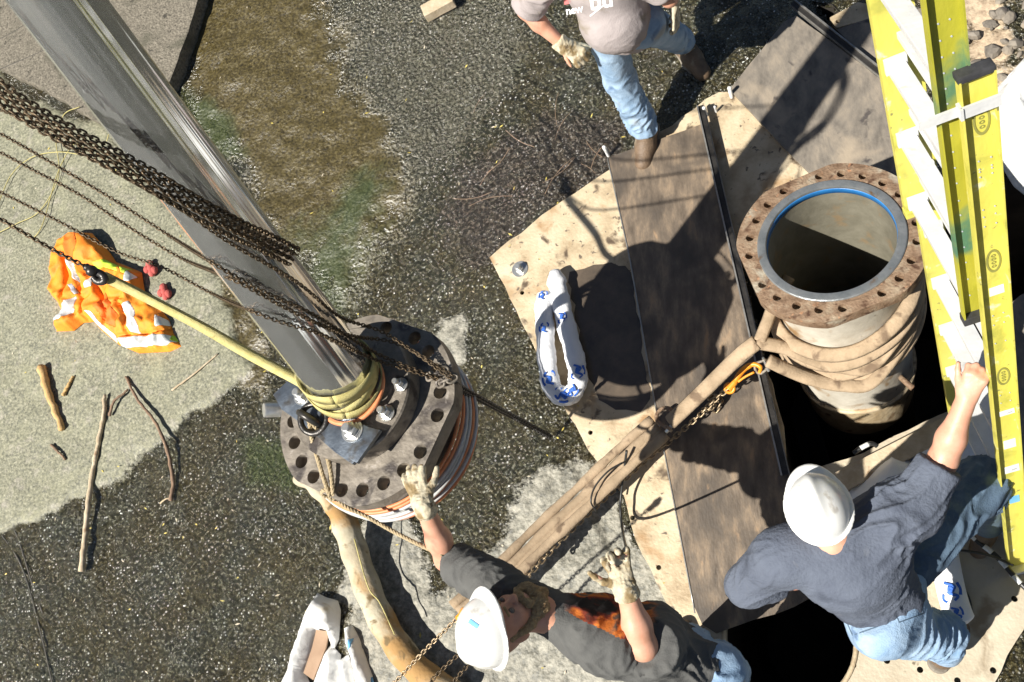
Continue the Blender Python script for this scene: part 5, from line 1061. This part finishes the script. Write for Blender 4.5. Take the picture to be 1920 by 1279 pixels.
# ------------------------------------------------------------------ bearded man, lower middle
def man_b():
    pv = at(1300, 1245, .95); nb = at(1022, 1152, 1.40); sL = at(922, 1094, 1.38); sR = at(1108, 1186, 1.32)
    eL = at(838, 1048, 1.30); wL = at(792, 942, 1.60); tipL = at(766, 862, 1.61); eR = at(1206, 1212, 1.31); wR = at(1172, 1102, 1.47); tipR = at(1150, 1036, 1.53)
    r_ = nrm((sR - sL) * [1, 1, .3]); upb = nrm(nb - pv); f = nrm(np.cross(upb, r_))
    if f[1] < 0: f = -f
    chs = lp(pv, nb, .62)
    hR = pv + r_ * .09; hL = pv - r_ * .09; kR = hR + np.array([.0, .0, -.42]); kL = hL + np.array([.0, .04, -.42]); aR = np.array([kR[0] - .08, kR[1] - .08, .13]); aL = np.array([kL[0] - .10, kL[1] - .06, .13])
    hd = at(952, 1168, 1.50); hu = nrm([-.62, -.36, .70]); hf = nrm([.24, .66, .60])
    t = thing('person', 'bearded man in a white hard hat and charcoal shirt, gloved hand on the lifted flange', 'person', np.r_[pv[:2], 0])
    hp, eyes, q, M = head_prims(hd, hf, hu, 1.08)
    body = hp + [rcone(hd - hu * .07, nb, .056, .066, .03), rcone(pv, chs, .14, .15, .05, .7, f), rcone(sL, sR, .05, .05, .05), rcone(chs, nb, .13, .07, .05, .7, f), rcone(hR, kR, .07, .05), rcone(hL, kL, .07, .05), rcone(kR, aR, .05, .035), rcone(kL, aL, .05, .035),
                 rcone(sL, eL, .054, .048, .03), rcone(eL, lp(eL, wL, .35), .048, .050, .03), rcone(lp(eL, wL, .35), wL, .050, .031, .03), rcone(sR, eR, .052, .050, .03), rcone(eR, lp(eR, wR, .35), .050, .052, .03), rcone(lp(eR, wR, .35), wR, .052, .033, .03)]
    nL = nrm(np.array([0, 0, 1]) + .2 * nrm(wL - tipL)); vR = nrm(np.array([0, 0, CH]) - wR)
    body += hand_prims(wL, tipL - wL, nL, (1, .2, 0), curl=(.42, .40, .42, .5), s=.98, r=.007, spread=.16, thumb=.9) + hand_prims(wR, tipR - wR, -vR, (-1, .1, 0), curl=(1.1, .95, .6, .4), s=.98, r=.007, spread=.16, thumb=1.3)
    put('body', body, .0055, m_skin, t)
    for e in eyes: obj('eye', sphere(e, .0125, 8), m_eye, t)
    # beard, moustache, side hair
    s = 1.08
    bp = [rcone(q(-.062, .018, -.05), q(-.045, .055, -.105), .016, .022, .02), rcone(q(.062, .018, -.05), q(.045, .055, -.105), .016, .022, .02), rcone(q(-.045, .055, -.105), q(.045, .055, -.105), .027, .027, .03), rcone(q(0, .065, -.115), q(0, .062, -.15), .032, .016, .03),
          rcone(q(0, .094, -.046), q(.034, .082, -.062), .011, .010, .012), rcone(q(0, .094, -.046), q(-.034, .082, -.062), .011, .010, .012), rcone(q(.034, .082, -.062), q(.040, .06, -.10), .011, .018, .015), rcone(q(-.034, .082, -.062), q(-.040, .06, -.10), .011, .018, .015),
          rcone(q(.072, .0, .03), q(.066, .018, -.05), .012, .014, .015), rcone(q(-.072, .0, .03), q(-.066, .018, -.05), .012, .014, .015)]
    put('beard', bp, .0035, m_hair, t, folds=[(q(0, .06, -.1), M[2], .010, .12, .010)], amp=.008)
    put('eyebrow', [rcone(q(.014, .092, .026), q(.045, .080, .028), .0055, .005, .004)], .0025, m_hair, t, folds=[], amp=.003); put('eyebrow', [rcone(q(-.014, .092, .026), q(-.045, .080, .028), .0055, .005, .004)], .0025, m_hair, t, folds=[], amp=.003)
    shirt = [rcone(pv + upb * .02, chs, .160, .175, .06, .78, f), ell(lp(pv, chs, .5) + f * .05, (.145, .13, .15), np.array([r_, f, upb]), .06), rcone(chs, nb - upb * .06, .172, .09, .06, .74, f), rcone(lp(sL, sR, .06), lp(sL, sR, .94), .080, .080, .06),
             rcone(sL, lp(sL, eL, .9), .086, .084, .04), cut(lp(sL, eL, .84), nrm(eL - sL), .13), rcone(sR, lp(sR, eR, .92), .088, .086, .04), cut(lp(sR, eR, .72), nrm(eR - sR), .13), cut(pv - upb * .03, -upb, .25)]
    shirt = shirt[4:8] + shirt[:4] + shirt[8:]
    def attrs(V):
        cc = lp(chs, nb, .0) + f * .15 + r_ * -.01; d = V - cc; a = (d @ upb) / .28; b = (d @ r_) / .22; front = ((V - lp(pv, nb, .5)) @ f) > .05
        return {'print': np.clip(1.30 - np.sqrt(a * a + b * b), 0, 1) * front}
    _, sv = put('t_shirt', shirt, .0065, m_tee_b, t, folds=[(lp(sL, eL, .4), np.cross(eL - sL, (0, 0, 1)), .032, .14, .016), (lp(sR, eR, .5), (.2, 1, .2), .04, .14, .012), (sR + upb * -.08, nrm(upb + r_ * .6), .045, .2, .018), (pv + upb * .1 + r_ * .08, nrm(upb - r_ * .5), .05, .2, .020), (lp(chs, pv, .5) + r_ * .12, upb + f * .3, .04, .2, .014), (lp(sL, nb, .5), upb + r_ * .5, .03, .14, .012)], seed=4, attrs_fn=attrs)
    obj('collar', tube([nb - upb * .012 + (.075 * math.cos(a) * r_ + .070 * math.sin(a) * f) + upb * -.012 * math.sin(a) for a in np.linspace(0, 2 * math.pi, 30)[:-1]], .008, 8, True, flat=.8), m_tee_b, t)
    jeans = [rcone(hR, hL, .12, .12, .05), rcone(pv + upb * .06, pv, .135, .145, .05, .8, f), rcone(hR, kR, .108, .085), rcone(kR, aR, .084, .07), rcone(hL, kL, .108, .085), rcone(kL, aL, .084, .07), cut(aR, (0, 0, -1), .12), cut(aL, (0, 0, -1), .12)]
    put('jeans', jeans, .0075, m_jean, t, folds=[(pv + np.array([.05, .0, -.1]), (.5, .3, -1), .04, .3, .022)], seed=5)
    put('glove', hand_prims(wL, tipL - wL, nL, (1, .2, 0), curl=(.42, .40, .42, .5), s=1.13, r=.0115, spread=.16, thumb=.9) + [rcone(lp(wL, eL, .16), wL, .046, .038, .02), cut(lp(wL, eL, .17), eL - wL, .08)], .0036, m_glove, t, folds=[(wL, np.cross(wL - tipL, nL), .012, .06, .006), (lp(wL, tipL, .4), tipL - wL, .014, .06, .003)], amp=.003)
    put('glove', hand_prims(wR, tipR - wR, -vR, (-1, .1, 0), curl=(1.1, .95, .6, .4), s=1.13, r=.0118, spread=.16, thumb=1.3) + [rcone(lp(wR, eR, .14), wR, .048, .038, .02), cut(lp(wR, eR, .15), eR - wR, .08)], .0036, m_glove, t, folds=[(wR, np.cross(wR - tipR, vR), .012, .06, .006), (lp(wR, tipR, .4), tipR - wR, .014, .06, .003)], amp=.003)
    for a_ in (aR, aL):
        u_, s_, _q = boot_mesh(a_, a_ + np.array([-.02, .2, -.02])); obj('boot', u_, m_boot, t); obj('boot_sole', s_, m_sole, t)
    hc = hd + hu * .082
    o, sh, hq = helmet(t, hc, hf, hu, 1.02)
    vd = nrm(np.array([0, 0, CH]) - hc); rt = nrm(at(905, 1168, 1.65) - at(880, 1150, 1.65)); u2 = nrm(np.cross(vd, rt))
    obj('hat_logo', project_decal(grid_flat(-.021, .021, -.008, .008), at(888, 1170, 1.66), rt, u2, sh, .0022, vd), m_sky, t)
    obj('hat_logo', project_decal(join2([grid_flat(-.026 + .014 * k, -.018 + .014 * k, -.003, .003, 3) for k in range(4)]), at(880, 1181, 1.66), rt, u2, sh, .0022, vd), m_gryp, t)
def join2(fl):
    V = []; Fc = []
    for v, f in fl: Fc += [tuple(i + len(V) for i in q) for q in f]; V += v
    return V, Fc
man_b()

# ------------------------------------------------------------------ man in slate blue, lower right
def man_c():
    pv = at(1655, 1130, .88); nb = at(1565, 1018, 1.28); sL = at(1462, 1046, 1.20); sR = at(1712, 950, 1.24)
    eL = at(1400, 1098, 1.02); wL = at(1575, 1080, .86); eR = at(1768, 862, 1.30); wR = at(1812, 748, 1.45); tip = at(1836, 690, 1.52)
    r_ = nrm(sR - sL); upb = nrm(nb - pv); f = nrm(np.cross(upb, r_)); 
    if f[2] > 0: f = -f
    chs = lp(pv, nb, .65); hd = at(1538, 965, 1.38); hu = nrm(at(1530, 935, 1.50) - hd); hf = nrm([-.22, .95, -.2])
    hL = pv + np.array([-.02, -.09, 0]); hR = pv + np.array([.05, .10, -.02])
    kL = at(1765, 1192, .50); aL = at(1775, 1222, .13); kR = at(1842, 905, .72); aR = at(1852, 985, .17); tR = at(1842, 1015, .13); tL = at(1795, 1190, .10)
    print('C legs', np.linalg.norm(hL - kL), np.linalg.norm(kL - aL), np.linalg.norm(hR - kR), np.linalg.norm(kR - aR))
    t = thing('person', 'man in white hard hat and slate blue shirt gripping the ladder bare-handed', 'person', np.r_[pv[:2], 0])
    hp, eyes, q, M = head_prims(hd, hf, hu, .92)
    body = hp + [rcone(hd - hu * .06, nb, .056, .066, .03), rcone(pv, chs, .10, .14, .05, .7, f), rcone(chs, nb, .13, .07, .05, .7, f), rcone(sL, sR, .05, .05, .05), rcone(hR, kR, .07, .05), rcone(hL, kL, .07, .05), rcone(kR, aR, .05, .035), rcone(kL, aL, .05, .035),
                 rcone(sR, eR, .056, .048, .03), rcone(eR, lp(eR, wR, .35), .048, .048, .03), rcone(lp(eR, wR, .35), wR, .048, .029, .03), rcone(sL, eL, .054, .046, .03), rcone(eL, wL, .046, .03, .03)]
    vd = nrm(np.array([0, 0, CH]) - wR); body += hand_prims(wR, tip - wR, vd, (-1, .4, 0), curl=(1.3, 1.3, 1.3, 1.25), s=1.0, thumb=.5, r=.0102) + hand_prims(wL, (.9, .2, -.4), (0, 0, 1), (0, 1, 0))
    put('body', body, .0055, m_skin, t)
    for e in eyes: obj('eye', sphere(e, .0125, 8), m_eye, t)
    put('hair', [ell(q(0, -.03, .005), np.array([.070, .070, .066]), M, .01), cut(q(0, .02, 0), M[1], .14)], .005, m_hair, t, folds=[], amp=.01)
    shirt = [rcone(pv + upb * .03, chs, .165, .185, .06, .72, f), rcone(chs, nb - upb * .06, .185, .10, .06, .70, f), rcone(sL, sR, .085, .085, .07), rcone(lp(sL, nb, .3), chs, .10, .14, .07), rcone(lp(sR, nb, .3), chs, .10, .14, .07),
             rcone(sR, lp(sR, eR, .95), .092, .080, .04), cut(lp(sR, eR, .90), nrm(eR - sR), .13), rcone(sL, lp(sL, eL, .96), .092, .085, .04), cut(eL + nrm(eL - sL) * .05, nrm(eL - sL), .13), rcone(eL, lp(eL, wL, .25), .080, .075, .03), cut(pv - upb * .09, -upb, .25)]
    shirt = shirt[5:10] + shirt[:5] + shirt[10:]
    put('t_shirt', shirt, .0065, m_tee_c, t, folds=[(lp(sR, chs, .3) + np.array([0, 0, .1]), nrm(sR - chs) * [1, 1, .2] + np.array([.6, .2, 0]), .035, .17, .024), (sR, np.cross(eR - sR, (0, 0, 1)), .04, .12, .012), (lp(sL, eL, .4), eL - sL, .04, .2, .010), (lp(chs, pv, .5), r_, .06, .22, .008), (pv + upb * .05, upb, .045, .2, .010)], seed=8)
    bt = [pv - upb * .055 + (.135 * math.cos(a) * r_ + .108 * math.sin(a) * f) for a in np.linspace(0, 2 * math.pi, 50)[:-1]]
    None and obj('belt', ribbon(bt + [bt[0]], .035, .006, [upb] * 50), m_boot, t)
    for a in (3.6, 4.3, 5.0, 5.6): c_ = pv - upb * .055 + (.14 * math.cos(a) * r_ + .114 * math.sin(a) * f); obj('belt_loop', box(c_, upb * .026, nrm(np.cross(upb, c_ - pv)) * .006, nrm(c_ - pv) * .003), m_jean, t, smooth=False)
    jeans = [rcone(hR, hL, .118, .118, .05), rcone(pv, pv - upb * .12, .150, .14, .05, .80, f), rcone(hL, kL, .112, .088, .03), rcone(kL, aL, .088, .070, .03), cut(aL - (aL - kL) * .06, nrm(aL - kL), .13), cut(pv + upb * .06, upb, .2)]
    jfolds = [(kL, (.3, 1, .3), .04, .2, .020), (lp(hL, kL, .5), (.2, 1, .2), .05, .2, .014)]
    jvf = cloth(sdf_mesh(jeans, .0065), jfolds, .004, 9)
    obj('jeans', jvf, m_jean, t)
    for (px_, py_) in ((1612, 1163), (1700, 1138)):
        c0 = at(px_, py_, .93); vd0 = nrm(np.array([0, 0, CH]) - c0); rt0 = nrm(r_ - vd0 * (r_ @ vd0)); u0 = np.cross(vd0, rt0)
        for (x0, x1, y0, y1) in ((-.05, .05, .036, .041), (-.05, -.046, -.04, .036), (.046, .05, -.04, .036), (-.05, .05, -.044, -.04)):
            obj('pocket_seam', project_decal(grid_flat(x0, x1, y0, y1, 6), c0, rt0, u0, jvf, .0016, vd0), m_jean2, t)
    None and put('jeans', jeans, .0065, m_jean, t, folds=[(kL, (.3, 1, .3), .04, .2, .020), (lp(hL, kL, .5), (.2, 1, .2), .05, .2, .014)], seed=9)
    jr = [rcone(hR, kR, .112, .092, .03), rcone(kR, aR, .092, .070, .03), cut(aR - (aR - kR) * .06, nrm(aR - kR), .13)]  # right leg: darker denim than the left, its shade put into the colour
    put('jeans_leg', jr, .0065, m_jean2, t, folds=[(kR, (.3, 1, .3), .04, .2, .020), (lp(hR, kR, .5), (.8, .8, .2), .05, .25, .018)], seed=11)
    for a_, to in ((aL, tL), (aR, tR)):
        u_, s_, _q = boot_mesh(a_, to); obj('boot', u_, m_boot, t); obj('boot_sole', s_, m_sole, t)
    helmet(t, hd + hu * .05, hf, hu, .9)
man_c()
